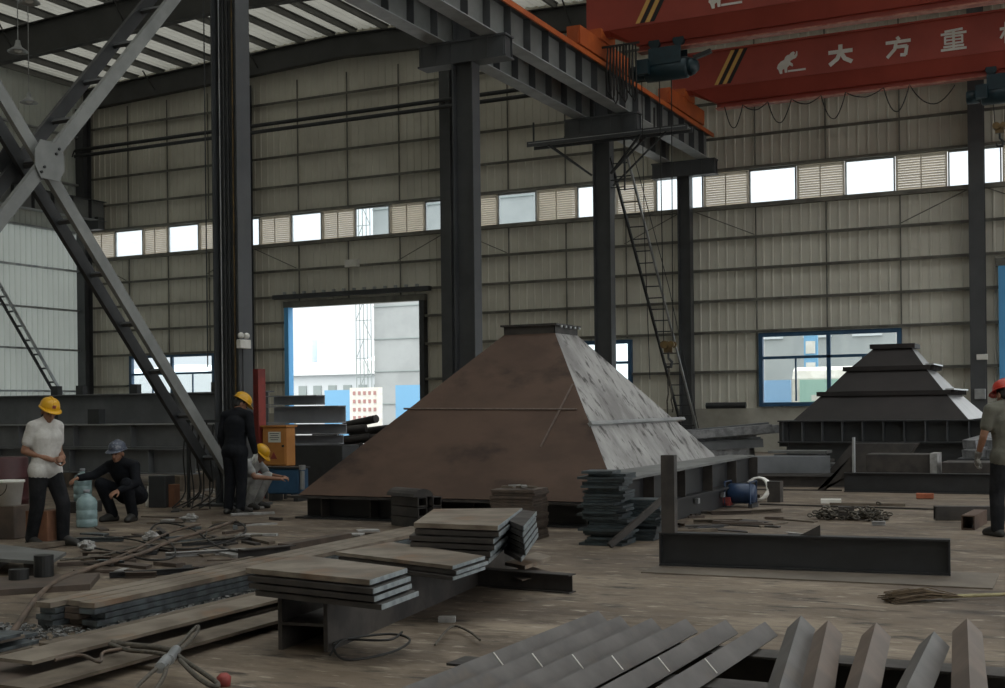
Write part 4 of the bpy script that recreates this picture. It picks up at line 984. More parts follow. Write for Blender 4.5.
for k, (x, h) in enumerate(((-19.9, .4), (-18.6, .3))):
    b = MB(); b.box((x, 18.95, 1.27 + h / 2), (.3, .18, h)); piece(b, 'steel_lug', M['steel'], ('larger' if k == 0 else 'smaller') + ' dark block on the second beam behind the worker in the white shirt', 'block')
chs = [(onY(325, 398, 20.4).x, 1.60, .2, 'topmost'), (onY(343, 408, 20.4).x, 1.24, .35, 'second'), (onY(341, 420, 20.4).x, 1.02, .21, 'third'), (onY(335, 428, 20.4).x, .82, .19, 'fourth')]
b = MB(); b.box((-14.3, 20.5, .405), (1.6, .6, .81)); piece(b, 'steel_box', M['steel'], 'dark steel box behind the orange cabinet, under the grey channel stack', 'box', None, .01)
for k, (x1, z, h, o_) in enumerate(chs):
    b = MB(); b.chan((-15.25, 20.4, z + h / 2), (x1, 20.4 + .1 * k, z + h / 2), .3, h - .01, .02, up=Z); piece(b, 'steel_channel', M['changrey'], o_ + ' channel from the top of the grey stack right of the red post', 'channel')
rnd = random.Random(3); hx_ = onY(366, 430, 22).x
for k in range(10):
    p = g(330 + 6 * k, 452 - k * .6, 0); y = 21.5 + .3 * (k % 4); z = .12 + .16 * (k // 3) + .3
    x = hx_ - .3 + .22 * (k % 4) + rnd.uniform(-.1, .1); z = .5 + .19 * (k // 3) + .12
    a = rnd.uniform(-.35, .35); l = rnd.uniform(.9, 1.5)
    b = MB(); b.tube([(x - l * .5 * math.cos(a), y - l * .5 * math.sin(a), z + rnd.uniform(-.03, .03)), (x + l * .5 * math.cos(a), y + l * .5 * math.sin(a), z + .12)], .085, 10, smooth=True)
    piece(b, 'steel_pipe', M['plate_dk'], 'dark pipe in the heap between the channel stack and the brown hood', 'pipe', 'pipes in the dark heap')
b = MB(); b.box((hx_, 22.0, .25), (1.6, 1.5, .5)); piece(b, 'steel_box', M['plate_dk'], 'dark low steel box under the pipe heap', 'box', None, .01)
# red post, orange cabinet, blue machine
b = MB(); q = atD(257.5, 411, 21.4); b.hbeam((q.x, q.y, 0), (q.x, q.y, 2.22), .2, .2, .014, .01, up=(1, 0, 0)); piece(b, 'red_post', M['redcol'], 'red oxide steel post right of the big column', 'post')
q = atD(279, 446, 21.3); e = thing('control_cabinet', 'orange electrical cabinet with a paper notice, right of the red post', 'cabinet', (q.x, q.y, .1))
b = MB(); b.box((q.x, q.y, .89), (.5, .26, .66)); build(b, 'housing', M['obox'], e, .012)
b = MB(); b.box((q.x, q.y - .14, .89), (.46, .018, .62)); d_ = build(b, 'door', M['obox'], e, .006)
b = MB(); b.box((q.x + .02, q.y - .152, 1.05), (.26, .004, .18)); build(b, 'notice', M['paper'], d_)
for k in range(4):
    b = MB(); b.box((q.x + .02, q.y - .1545, 1.11 - .035 * k), (.2 - .04 * (k % 2), .002, .012)); build(b, 'notice_line', M['column'], d_)
b = MB(); b.tube([(q.x + .2, q.y - .15, .9), (q.x + .2, q.y - .175, .9)], .02, 10); build(b, 'lock', M['black'], d_)
b = MB(); b.poly([(q.x - .07, q.y - .152, .68), (q.x + .07, q.y - .152, .68), (q.x, q.y - .152, .8)], (0, .003, 0)); build(b, 'warning_triangle', M['redcol'], d_)
b = MB(); b.box((q.x, q.y, 1.235), (.54, .32, .03)); build(b, 'rain_cover', M['obox'], e)
for sx in (-.2, .2):
    for sy in (-.1, .1): b = MB(); b.box((q.x + sx, q.y + sy, .28), (.04, .04, .56)); build(b, 'leg', M['steel'], e)
q = atD(288, 478, 20.7); e = thing('blue_machine', 'low dark blue machine below the orange cabinet', 'machine', (q.x, q.y, 0))
b = MB(); b.box((q.x, q.y, .33), (.62, .3, .42)); build(b, 'body', M['blue'], e, .015)
b = MB(); b.box((q.x, q.y, .555), (.66, .34, .025)); build(b, 'lid', M['steel'], e)
b = MB(); b.tube([(q.x + .36, q.y - .1, .2), (q.x + .36, q.y - .1, .5)], .04, 10); b.tube([(q.x + .36, q.y - .1, .52), (q.x + .36, q.y - .1, .6)], .055, 10); build(b, 'valve', M['galv'], e)
for sx in (-.25, .25): b = MB(); b.box((q.x + sx, q.y, .06), (.08, .28, .12)); build(b, 'foot', M['steel'], e)
# conduits and emergency lamp on the big column
for dx, r, m in ((-.14, .012, 'galv'), (-.06, .02, 'steel'), (.02, .02, 'steel'), (.12, .014, 'brass')):
    b = MB(); b.tube([(XR + dx, 15.85 - .1, .06), (XR + dx, 15.85 - .1, 8.9)], r, 8); build(b, 'conduit', M[m], RCOL[0])
b = MB(); b.tube([(XR - .31, 15.6, 2.2), (XR - .31, 15.6, 14.5)], .01, 6); build(b, 'conduit', M['steel'], RCOL[0])
lx, ly, lz = XR + .31, 15.72, 2.55
e = thing('emergency_light', 'white twin-head emergency light on the big dark column', 'emergency light', (lx, ly, lz))
b = MB(); b.box((lx, ly, lz), (.09, .26, .14)); build(b, 'housing', M['white'], e, .008)
for s in (-.07, .07):
    b = MB(); b.lathe([(0, 0), (.035, 0), (.05, .05), (.05, .07), (0, .07)], (lx + .0, ly + s, lz + .13), 14, (.6, -.7, 0)); build(b, 'lamp_head', M['white'], e)
b = MB(); b.tube([(lx - .02, ly, lz - .07), (lx - .02, ly, .1)], .012, 6); build(b, 'conduit', M['steel'], e)
# small fittings on the far wall
b = MB(); b.box((-25.6, 39.1, 6.95), (.55, .2, .28)); piece(b, 'junction_box', M['white'], 'small pale box high on the wall above the doorway', 'box', None, .01)
e = thing('door_track', 'dark rolling door track with specks of light above the doorway', 'door track', (-25.7, 39.1, 5.75))
b = MB(); b.box((-25.7, 39.05, 5.85), (6.9, .24, .16)); build(b, 'track', M['steel'], e)
for k in range(14):
    b = MB(); b.box((-28.6 + k * .45, 38.98, 5.98), (.1, .1, .09)); build(b, 'light_speck', M['galv'], e)  # pale bits stand in for specks of light along the track
q = onY(982, 357, 38.7); b = MB(); b.box((q.x, 38.72, q.z), (.3, .1, .16)); piece(b, 'exit_light', M['white'], 'small white light box on the wall column at the right', 'light box', None, .008)
q = onY(980, 394, 38.7); b = MB(); b.box((q.x, 38.72, q.z), (.3, .1, .3)); piece(b, 'socket_box', M['galv'], 'grey socket box low on the wall column at the right', 'box', None, .01)
# ================================================================== RIGHT BACKGROUND PILES
def bundle(name, label, group, p0, p1, nx, nz, w, h, m, cat='steel section', t=.012, seed=0):
    rnd = random.Random(seed); p0, p1 = Vector(p0), Vector(p1); d = (p1 - p0).normalized(); s = d.cross(Z).normalized()
    for i in range(nz):
        for j in range(nx):
            o = s * ((j - (nx - 1) / 2) * w * 1.04) + Z * (i * h * 1.02 + h / 2); e_ = d * rnd.uniform(-.08, .08)
            b = MB(); b.rect_tube(p0 + o + e_, p1 + o + e_, w, h, t); piece(b, name, m, label, cat, group)
rnd = random.Random(17)
for k in range(11):
    row, c_ = divmod(k, 4); x0 = -11.4 + .2 * row + .35 * rnd.random(); y0 = 28.0 + .5 * c_; l = rnd.uniform(2.6, 3.4)
    z0, z1 = .14 + .27 * row, .16 + .33 * row + rnd.uniform(0, .16)
    b = MB(); b.rect_tube((x0, y0, z0), (min(x0 + l, -7.35), y0 + 1.3 + rnd.uniform(-.1, .1), z1 + .1), .3, .2, .014)
    piece(b, 'pale_tube', M['silverwrap' if (k % 3 != 1) else 'beamgrey'], 'long pale steel tube in the untidy pile left of the small hood', 'steel section', 'pale tubes in the pile left of the small hood')
for k in range(4):
    b = MB(); x = -11.9 + .33 * k; b.bar((x, 29.6, .04), (x + .5, 30.1, 1.25), .12, .05); piece(b, 'leaning_plate', M['beamgrey'], 'grey plate leaning at the foot of the ladder behind the brown hood', 'plate', 'leaning plates by the ladder foot')
bundle('steel_tube', 'short grey box tube right behind the brown hood corner', 'box tubes behind the brown hood', (-6.3, 23.6, .2), (-4.9, 23.9, .2), 1, 1, .3, .32, M['beamgrey'], seed=3)
for k in range(3):
    b = MB(); b.hbeam((-6.6, 22.6 + .45 * k, .1), (-4.4 + .05 * k, 22.9 + .45 * k, .1), .18, .2, .012, .01); piece(b, 'steel_beam', M['plate_dk'], ('nearest', 'middle', 'farthest')[k] + ' of the low dark beams between the brown hood and the small hood', 'beam')
rnd = random.Random(31)
for k in range(7):
    b = MB(); b.box((-5.6 + rnd.uniform(-.25, .25), 25.0 + rnd.uniform(-.15, .15), .05 + .085 * k), (rnd.uniform(.8, 1.4), .6, .05), rnd.uniform(-.3, .3)); piece(b, 'grey_sheet', M[('greyplate', 'plate_dk', 'beamgrey')[k % 3]], 'grey sheet in the untidy pile left of the far thin post', 'sheet', 'grey sheets in the untidy pile')
b = MB(); b.poly([(-5.2, 24.1, .0), (-3.9, 24.2, .0), (-3.4, 24.3, .75), (-4.6, 24.2, .75)], (0, .3, 0)); piece(b, 'dark_sheet', M['plate_dk'], 'dark tilted sheet behind the thin post', 'sheet')
b = MB(); b.box((-3.55, 23.2, .3), (1.1, .6, .6)); e = piece(b, 'timber_block', M['plate_dk'], 'dark block with a pale cut end behind the far beam', 'block', None, .01)
b = MB(); b.box((-2.94, 23.15, .31), (.12, .62, .62)); build(b, 'cut_end', M['rubble'], e)
b = MB(); b.box((-1.9, 23.0, .24), (1.75, .8, .48)); piece(b, 'steel_crate', M['plate_dk'], 'low dark crate behind the far beam, left of the worker', 'crate', None, .01)
for k in range(3):
    for j in range(2):
        b = MB(); b.bar((-2.5 + .42 * k, 24.2 + .1 * j, .55 + .18 * j), (-1.5 + .42 * k, 25.6 + .1 * j, .85 + .18 * j), .3, .16); piece(b, 'pale_bar', M['silverwrap'], 'pale wrapped bar in the tilted pile left of the worker at the right edge', 'bar', 'pale bars in the tilted pile')
b = MB(); b.box((-1.4, 24.9, .24), (2.6, 1.5, .48)); piece(b, 'steel_crate', M['steel'], 'dark crate under the pale tilted bars', 'crate', None, .01)
b = MB(); b.box((-4.2, 30.5, .02), (.1, .1, .04))
# dark pipe along the far wall plinth
b = MB(); b.tube([(-12.0, 39.0, 1.5), (-10.7, 39.0, 1.5)], .1, 8); piece(b, 'wall_pipe', M['steel'], 'short dark pipe on the wall ledge left of the wide blue window', 'pipe')
# ================================================================== THINGS ON THE OPEN FLOOR
p = g(740, 507); e = thing('welding_machine', 'small blue welding machine on the floor beside the brown hood', 'machine', p)
b = MB(); b.lathe([(0, 0), (.14, 0), (.15, .02), (.15, .34), (.13, .38), (0, .38)], (p.x - .16, p.y, .2), 18, (1, 0, 0)); build(b, 'motor', M['bluem'], e)
b = MB(); b.box((p.x - .2, p.y - .1, .09), (.2, .16, .12)); build(b, 'red_panel', M['redcol'], e)
for s in (-.18, .2):
    b = MB(); b.box((p.x + s, p.y, .03), (.06, .36, .06)); build(b, 'foot', M['steel'], e)
    b = MB(); b.tube([(p.x + s, p.y - .17, .05), (p.x + s, p.y - .17, .38), (p.x + s, p.y + .17, .38), (p.x + s, p.y + .17, .05)], .014, 6); build(b, 'frame_tube', M['bluem'], e)
p = g(757, 502); e = thing('cable_reel', 'white and silver coil of hose on the floor behind the blue welding machine', 'hose coil', p)
b = MB(); path = [(p.x + (.16 + .015 * (i // 16)) * math.cos(i * PI / 8), p.y + .1 * math.sin(i * PI / 8) + .02 * (i // 16), .2 + (.17) * math.sin(i * PI / 8)) for i in range(64)]; b.tube(path, .018, 6); build(b, 'coil', M['white'], e)
b = MB(); b.box((p.x + .26, p.y + .1, .16), (.2, .2, .32)); build(b, 'stand', M['plate_dk'], e)
p = g(850, 520); e = thing('chain_pile', 'pile of rusty chain with a block on the open floor', 'chain', p)
rnd = random.Random(9); b = MB()
for k in range(170):
    side = -1 if k < 70 else 1; cx = p.x + (side * .25 if k < 150 else 0) + rnd.gauss(0, .12); cy = p.y + rnd.gauss(0, .09); z = .025 + abs(rnd.gauss(0, .06))
    R_ = Matrix.Rotation(rnd.random() * 6, 3, 'Z') @ Matrix.Rotation(rnd.random() * 3, 3, 'X')
    b.tube([Vector((cx, cy, max(z, .03))) + R_ @ Vector((.04 * math.cos(t), .022 * math.sin(t), 0)) for t in [2 * PI * i / 8 for i in range(9)]], .011, 4, cap=False)
o = build(b, 'chain_links', M['rope'], e); o['kind'] = 'stuff'
b = MB(); b.box((p.x - .05, p.y + .02, .09), (.2, .12, .16), .2); build(b, 'block', M['plate_dk'], e)
b = MB(); q = g(925, 499); b.box((q.x, q.y, .05), (.26, .13, .08), .1); piece(b, 'red_brick', M['orangebrick'], 'orange-red brick on the floor before the far beam', 'brick', None, .006)
p = g(868, 507); b = MB(); b.bar((p.x - .55, p.y, .03), (p.x + .5, p.y + .15, .03), .07, .04); piece(b, 'scrap_bar', M['wood'], 'pale bar lying behind the chain pile', 'bar')
b = MB(); q = g(831, 503); b.box((q.x, q.y, .03), (.3, .2, .06), .2); piece(b, 'paper_pad', M['white'], 'small white pad on the floor behind the chain pile', 'pad')
for k, (a, c, w_) in enumerate(((g(760, 505), g(1000, 512), .05), (g(740, 490), g(842, 491), .06))):
    b = MB(); b.bar(a + Z * .012, c + Z * .012, w_, .024); piece(b, 'floor_strip', M['plate_dk'], ('long dark strip on the floor in front of the far beam', 'dark strip on the floor right of the brown hood')[k], 'strip')
b = MB(); b.bar(g(500, 601) + Z * .008, g(1020, 600) + Z * .008, .02, .016)
# broom
pa, pb = g(885, 603), g(1010, 598); e = thing('twig_broom', 'twig broom lying on the floor at the right behind the angle irons', 'broom', pa)
b = MB(); d = (pb - pa); rnd = random.Random(4)
for k in range(70):
    t0 = rnd.uniform(0, .06); t1 = rnd.uniform(.35, .62); sp = rnd.gauss(0, .075); zz = abs(rnd.gauss(0, .03)) + .01
    s = Vector((-d.y, d.x, 0)).normalized()
    b.tube([pa + d * t0 + s * sp + Z * zz, pa + d * (t0 + t1) * .5 + s * sp * .8 + Z * (zz + .02), pa + d * t1 + s * sp * .2 + Z * .03], .0045, 4)
o = build(b, 'twigs', M['straw'], e); o['kind'] = 'stuff'
b = MB(); b.tube([pa + d * .45 + Z * .03, pb + d * .5 + Z * .03], .014, 8); build(b, 'handle', M['straw2'], e)
# loose scrap on the floor
rnd = random.Random(21)
def scrap(n, region, group, label, mats, size, name='scrap_offcut'):
    for k in range(n):
        x = rnd.uniform(region[0], region[1]); y = rnd.uniform(region[2], region[3]); p = g(x, y)
        l = rnd.uniform(*size); w_ = rnd.uniform(.03, .12); h = rnd.uniform(.012, .04); b = MB()
        a = rnd.uniform(-.9, .9) + (PI / 2 if rnd.random() < .3 else 0)
        if k % 4 == 0: b.chan(p + Vector((-l / 2 * math.cos(a), -l / 2 * math.sin(a), .03)), p + Vector((l / 2 * math.cos(a), l / 2 * math.sin(a), .03)), .06, .05, .006)
        elif k % 4 == 1:
            c_ = Vector((math.cos(a), math.sin(a), 0)); s_ = Vector((-c_.y, c_.x, 0)); b.poly([p + c_ * -l * .5, p + c_ * l * .5 - s_ * w_ * .3, p + c_ * l * .4 + s_ * w_, p - c_ * l * .2 + s_ * w_ * 1.3], (0, 0, h))
        else: b.box((p.x, p.y, h / 2 + .002), (l, w_, h), a)
        piece(b, name, M[mats[k % len(mats)]], label, 'scrap', group)
scrap(52, (85, 262, 508, 578), 'scrap pieces on the left floor', 'piece of scrap steel or wood on the littered floor around the left workers', ('brown', 'plate_dk', 'wood', 'brown', 'plate_edge', 'rubble', 'blacksteel'), (.2, .9))
scrap(16, (665, 800, 508, 532), 'scrap pieces on the right floor', 'piece of scrap steel on the floor between the upright post and the chain pile', ('wood', 'plate_dk', 'brown'), (.2, .9))
scrap(10, (225, 300, 520, 552), 'scrap pieces before the hood', 'piece of scrap on the floor in front of the hood\'s left corner', ('plate_dk', 'brown', 'rubble'), (.15, .5))
scrap(6, (790, 990, 515, 560), 'small offcuts on the open floor', 'small pale offcut on the open floor at the right', ('rubble', 'wood'), (.08, .3))
scrap(14, (655, 760, 486, 530), 'scrap pieces beside the hood', 'piece of scrap on the floor along the right side of the big hood', ('wood', 'plate_dk', 'brown', 'blacksteel'), (.15, .7))
scrap(9, (172, 222, 490, 503), 'pale planks by the cables', 'pale scrap piece on the floor by the foot of the big column', ('rubble', 'wood', 'rubble', 'wood'), (.2, .6))
b = MB(); b.bar(g(284, 547, .04), g(346, 536, .04), .16, .07); piece(b, 'scrap_bar', M['brown'], 'brown bar lying beside the long bars before the left part of the hood', 'bar')
b = MB(); b.chan(g(238, 554, .05), g(290, 549, .05), .12, .1, .01); piece(b, 'scrap_channel', M['plate_dk'], 'short dark channel lying just left of the long flat bars', 'channel')
b = MB(); b.bar(g(196, 570, .03), g(220, 566, .03), .08, .06); piece(b, 'scrap_block', M['brown'], 'tiny brown block lying beside the long flat bars', 'block')
for k, (x, y) in enumerate(((352, 537), (368, 534))):
    p = g(x, y); b = MB(); b.box((p.x, p.y, .03 + .012 * k), (.26, .2, .02), .3 + .4 * k); piece(b, 'pale_plate', M['rubble'], ('left' if k == 0 else 'right') + ' of two small pale plates on the floor before the brown hood', 'plate')
# cables and hoses winding over the left floor
def cable(pts, r, m, label, cat='hose', z=None):
    b = MB(); b.tube(smooth_path([g(x, y, r + .035 if z is None else z) for x, y in pts], 5), r, 6); return piece(b, 'floor_hose', M[m], label, cat)
cable([(-5, 645), (12, 632), (26, 612), (40, 594), (62, 578), (100, 565), (140, 554), (175, 540), (215, 528), (236, 520)], .022, 'hose', 'long brown hose curving from the left edge across the scrap to the black-clad worker')
cable([(8, 640), (20, 624), (34, 603), (55, 583), (92, 568), (135, 550), (168, 533), (200, 524)], .016, 'hose', 'thinner brown hose running alongside the long brown hose')
cable([(95, 548), (120, 553), (150, 560), (175, 556), (168, 540), (150, 533), (160, 523), (190, 528), (215, 545), (238, 552)], .012, 'cable', 'looping dark cable on the floor left of the black-clad worker', 'cable')
cable([(105, 536), (135, 540), (165, 548), (200, 548), (232, 540), (246, 530), (236, 522), (212, 526), (205, 536)], .011, 'cable', 'second looping dark cable near the boots of the black-clad worker', 'cable')
cable([(60, 560), (100, 556), (140, 546), (180, 543), (225, 538), (262, 535)], .012, 'rope', 'brown cable stretched across the littered left floor', 'cable')
cable([(55, 660), (80, 655), (100, 662), (104, 652), (130, 648)], .01, 'hose', 'thin red-brown cable on the plates at the lower left', 'cable', .14)
cable([(330, 655), (345, 640), (390, 634), (410, 640), (392, 652), (350, 660), (335, 652), (340, 640), (388, 640), (402, 632)], .008, 'cable', 'thin wire coiled on the floor right of the H-beam end', 'wire')
cable([(435, 645), (445, 632), (455, 626), (470, 632), (480, 640)], .008, 'rope', 'thin bent wire on the floor right of the coiled wire', 'wire')
b = MB(); p = g(447, 622); b.box((p.x, p.y, .02), (.12, .06, .04), .4); piece(b, 'scrap_offcut', M['rubble'], 'tiny pale offcut by the bent wire on the open floor', 'offcut')
# cables hanging at the foot of the big column
for k in range(9):
    x = XR - .45 + .09 * k; y = 15.25 + .05 * (k % 3)
    b = MB(); b.tube(smooth_path([(x, y, 1.35 - .05 * (k % 4)), (x - .03, y - .05, .8), (x + .05 * math.sin(k), y - .05, .25), (x + .25 * math.sin(k * 1.7), y - .35, .02)], 4), .013, 5)
    piece(b, 'hanging_cable', M['cable'], 'black cable hanging from the brace foot to the floor beside the big column', 'cable', 'black cables at the big column foot')
b = MB(); b.bar((XR - .5, 15.28, 1.35), (XR + .4, 15.28, 1.35), .04, .04); b.bar((XR - .45, 15.28, 0), (XR - .45, 15.28, 1.36), .04, .04); b.bar((XR + .35, 15.28, 0), (XR + .35, 15.28, 1.36), .04, .04); piece(b, 'cable_rack', M['steel'], 'dark rack holding the hanging black cables by the big column', 'rack')
# small things on the littered floor
def box_at(px, size, rz, name, m, label, cat): b = MB(); p = g(*px); b.box((p.x, p.y, size[2] / 2), size, rz); return piece(b, name, M[m], label, cat, None, .008)
box_at((162, 507), (.3, .3, .5), .2, 'gas_box', 'steel', 'dark box on the floor left of the orange cone-like block', 'box')
box_at((173, 507), (.16, .16, .36), .1, 'orange_block', 'carton', 'orange-brown block beside the dark box behind the cables', 'block')
b = MB(); p = g(149, 507); b.lathe([(0, 0), (.05, 0), (.055, .03), (.055, .2), (.03, .27), (.02, .33), (0, .33)], p, 14); piece(b, 'plastic_bottle', M['white'], 'white plastic bottle standing on the floor left of the dark box', 'bottle')
for k, (x, y, sc_) in enumerate(((88, 551, .8), (150, 541, .75), (190, 522, 1.0))):
    p = g(x, y); b = MB(); rnd2 = random.Random(60 + k)
    b.ell((p.x, p.y, .055), (.13 * sc_, .09 * sc_, .055), nu=12, nv=8)
    for v in b.v:
        d_ = v - Vector((p.x, p.y, .05)); f_ = rnd2.uniform(.6, 1.35); v.x = p.x + d_.x * f_; v.y = p.y + d_.y * f_; v.z = max(.003, .05 + d_.z * f_)
    b.s = [False] * len(b.s)
    piece(b, 'plastic_bag', M['rubble'], ('crumpled pale plastic bag at the feet of the worker in the white shirt', 'crumpled pale plastic bag among the cables', 'crumpled pale plastic bag left of the black-clad worker')[k], 'bag')
# ================================================================== HANGING LAMPS
for k, (x, y, D, ln) in enumerate(((18, 52, 30, 4.5), (29, 103, 35, 2.9), (29, 3, 28, 3.0))):
    p = atD(x, y, D); e = thing('high_bay_lamp', ('upper high bay lamp hanging at the left edge under the roof', 'lower high bay lamp hanging at the left edge under the roof', 'high bay lamp at the very top left of the photo')[k], 'lamp', p)
    zr = min(roofz(p.x) + .2, p.z + 6)
    b = MB(); b.tube([(p.x, p.y, p.z + .2), (p.x, p.y, zr)], .012, 6); build(b, 'cord', M['galv'], e)
    b = MB(); b.lathe([(.05, .28), (.07, .18), (.09, .12), (.24, .02), (.25, 0), (.23, 0), (.05, .1)], p, 18); build(b, 'lamp_shade', M['galv'], e)
    b = MB(); b.ell((p.x, p.y, p.z + .04), (.1, .1, .05)); build(b, 'bulb', M['lampglow'], e)
# ================================================================== THE YARD OUTSIDE
def ext(mb, name, m, label, cat, group=None): return tag(build(mb, name, m), label, cat, group)
q0, q1 = onY(325, 391, 58), onY(352, 391, 58)
b = MB(); b.box(((q0.x + q1.x) / 2, 58, 1.3), (q1.x - q0.x, .12, 2.6)); piece(b, 'hoarding_panel', M['hoard'], 'light blue hoarding panel seen through the middle of the doorway', 'hoarding')
q0, q1 = onY(396, 388, 58), onY(436, 388, 58); b = MB(); b.box(((q0.x + q1.x) / 2, 58, 1.4), (q1.x - q0.x, .12, 2.8)); piece(b, 'hoarding_panel', M['hoard'], 'light blue hoarding panel at the right side of the doorway view', 'hoarding')
q0, q1 = onY(350, 388, 57.5), onY(382, 388, 57.5); e = thing('notice_board', 'white notice board with red lettering rows, seen through the doorway', 'notice board', ((q0.x + q1.x) / 2, 57.5, 0))
b = MB(); b.box(((q0.x + q1.x) / 2, 57.5, 1.35), (q1.x - q0.x, .08, 2.7)); build(b, 'board', M['white'], e)
for k in range(4):
    for j in range(5):
        b = MB(); b.box((q0.x + .3 + j * (q1.x - q0.x - .4) / 5, 57.44, 2.4 - .45 * k), (.16, .02, .2)); build(b, 'red_mark', M['hoard_red'], e)
q0 = onY(359, 320, 95); q1 = onY(374, 320, 95)
e = thing('apartment_building', 'tall grey netted building under construction outside the doorway', 'building', (q1.x + 8, 99, 0))
b = MB(); b.box((q1.x + 8, 99, 14), (16, 8, 28)); build(b, 'netted_block', M['net'], e)
for k in range(9):
    b = MB(); b.box((q1.x + 8, 94.95, 2 + 2.9 * k), (16, .1, .08)); build(b, 'floor_line', M['netline'], e)
for k in range(5):
    b = MB(); b.bar((q0.x + k * (q1.x - q0.x) / 4, 94.5, 0), (q0.x + k * (q1.x - q0.x) / 4, 94.5, 24), .06, .06); build(b, 'scaffold_pole', M['netline'], e)
for k in range(14):
    b = MB(); z = 1.7 * k + 1; xm = (q0.x + q1.x) / 2; b.bar((q0.x, 94.5, z), (q1.x, 94.5, z), .06, .06); b.bar((q0.x if k % 2 else q1.x, 94.5, z), (xm, 94.5, z + 1.7), .05, .05); build(b, 'scaffold_deck', M['netline'], e)
q0, q1 = onY(292, 367, 110), onY(372, 367, 110)
e = thing('factory_shed', 'long pale low shed outside the doorway', 'building', ((q0.x + q1.x) / 2, 112, 0))
b = MB(); b.box(((q0.x + q1.x) / 2 - 6, 114, 2.6), (q1.x - q0.x + 14, 8, 5.2)); build(b, 'wall', M['shed'], e)
b = MB(); b.prof([(-4.5, 0), (4.5, 0), (0, 1.6)], (q0.x - 13, 114, 5.2), (q1.x + 1, 114, 5.2)); build(b, 'roof', M['net'], e)
for k in range(14):
    b = MB(); b.box((q0.x - 10 + k * 1.9, 109.95, 3.4), (1.0, .12, 1.4)); build(b, 'window', M['netline'], e)
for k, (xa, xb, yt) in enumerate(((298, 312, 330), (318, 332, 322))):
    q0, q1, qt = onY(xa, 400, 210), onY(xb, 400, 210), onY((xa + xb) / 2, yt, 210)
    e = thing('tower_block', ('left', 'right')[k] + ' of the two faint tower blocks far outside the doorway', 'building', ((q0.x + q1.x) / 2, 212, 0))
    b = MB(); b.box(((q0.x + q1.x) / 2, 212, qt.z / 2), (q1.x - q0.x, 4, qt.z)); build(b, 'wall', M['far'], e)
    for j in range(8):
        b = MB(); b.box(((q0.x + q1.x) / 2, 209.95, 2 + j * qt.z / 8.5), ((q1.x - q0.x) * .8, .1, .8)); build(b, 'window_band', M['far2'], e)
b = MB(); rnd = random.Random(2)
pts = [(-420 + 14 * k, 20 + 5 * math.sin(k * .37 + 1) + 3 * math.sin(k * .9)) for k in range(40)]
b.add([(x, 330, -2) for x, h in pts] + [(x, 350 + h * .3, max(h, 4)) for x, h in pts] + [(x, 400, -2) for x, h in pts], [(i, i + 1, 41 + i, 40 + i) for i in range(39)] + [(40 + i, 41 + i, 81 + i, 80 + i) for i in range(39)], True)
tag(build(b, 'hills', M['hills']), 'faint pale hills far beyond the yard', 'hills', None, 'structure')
# seen through the right window: grey building, sign mast, white kiosk, blue fence
q0, q1 = onY(740, 340, 62), onY(1010, 340, 62)
e = thing('grey_building', 'pale grey building wall filling the wide window view', 'building', ((q0.x + q1.x) / 2, 64, 0))
b = MB(); b.box(((q0.x + q1.x) / 2, 64, 4), (q1.x - q0.x + 6, 4, 8)); build(b, 'wall', M['net'], e)
for k in range(6): b = MB(); b.box((q0.x + 1.5 + 2.4 * k, 61.96, 5.4), (1.4, .1, 1.2)); build(b, 'window', M['shed'], e)
q = onY(811, 350, 56); e = thing('sign_mast', 'blue and white vertical sign outside the wide window', 'sign', (q.x, 56, 0))
b = MB(); b.box((q.x, 56, 2.9), (.6, .15, 5.8)); build(b, 'panel', M['hoard'], e)
for k in range(4): b = MB(); b.box((q.x, 55.9, 5.0 - .95 * k), (.42, .04, .55)); build(b, 'white_square', M['white'], e)
q0, q1 = onY(792, 370, 48), onY(850, 370, 48)
e = thing('kiosk', 'white rounded kiosk with a pale green door outside the wide window', 'kiosk', ((q0.x + q1.x) / 2, 49, 0))
b = MB(); b.prof([(-1.2, 0), (1.2, 0), (1.2, 2.5), (1.05, 2.8), (.7, 2.95), (-.7, 2.95), (-1.05, 2.8), (-1.2, 2.5)], (q0.x, 49.2, 0), (q1.x, 49.2, 0)); build(b, 'shell', M['white'], e)
b = MB(); b.box((q0.x + 1.05, 47.97, 1.25), (1.5, .06, 2.4)); dd = build(b, 'door', M['green'], e)
b = MB(); b.box((q0.x + 1.0, 47.93, 1.75), (.5, .02, .22)); build(b, 'door_plate', M['white'], dd)
q0, q1 = onY(755, 390, 50), onY(791, 390, 50); b = MB(); b.box(((q0.x + q1.x) / 2, 50, 1.25), (q1.x - q0.x, .1, 2.5)); e = piece(b, 'hoarding_panel', M['hoard2'], 'blue fence panel outside the left part of the wide window', 'hoarding')
for k in range(7): b = MB(); b.poly([(q0.x + .1 + .28 * k, 49.93, .9), (q0.x + .3 + .28 * k, 49.93, .9), (q0.x + .2 + .28 * k, 49.93, 1.25)], (0, -.01, 0)); build(b, 'grass_motif', M['yellowgreen'], e)
q0, q1 = onY(125, 380, 60), onY(215, 380, 60); e = thing('white_building', 'pale building outside the low window on the left', 'building', ((q0.x + q1.x) / 2, 62, 0))
b = MB(); b.box(((q0.x + q1.x) / 2, 62, 1.9), (q1.x - q0.x, 3, 3.8)); build(b, 'wall', M['shed'], e)
for k in range(5): b = MB(); b.box((q0.x + .6 + k * 1.1, 60.46, 2.2), (.6, .08, 1.0)); build(b, 'window', M['net'], e)
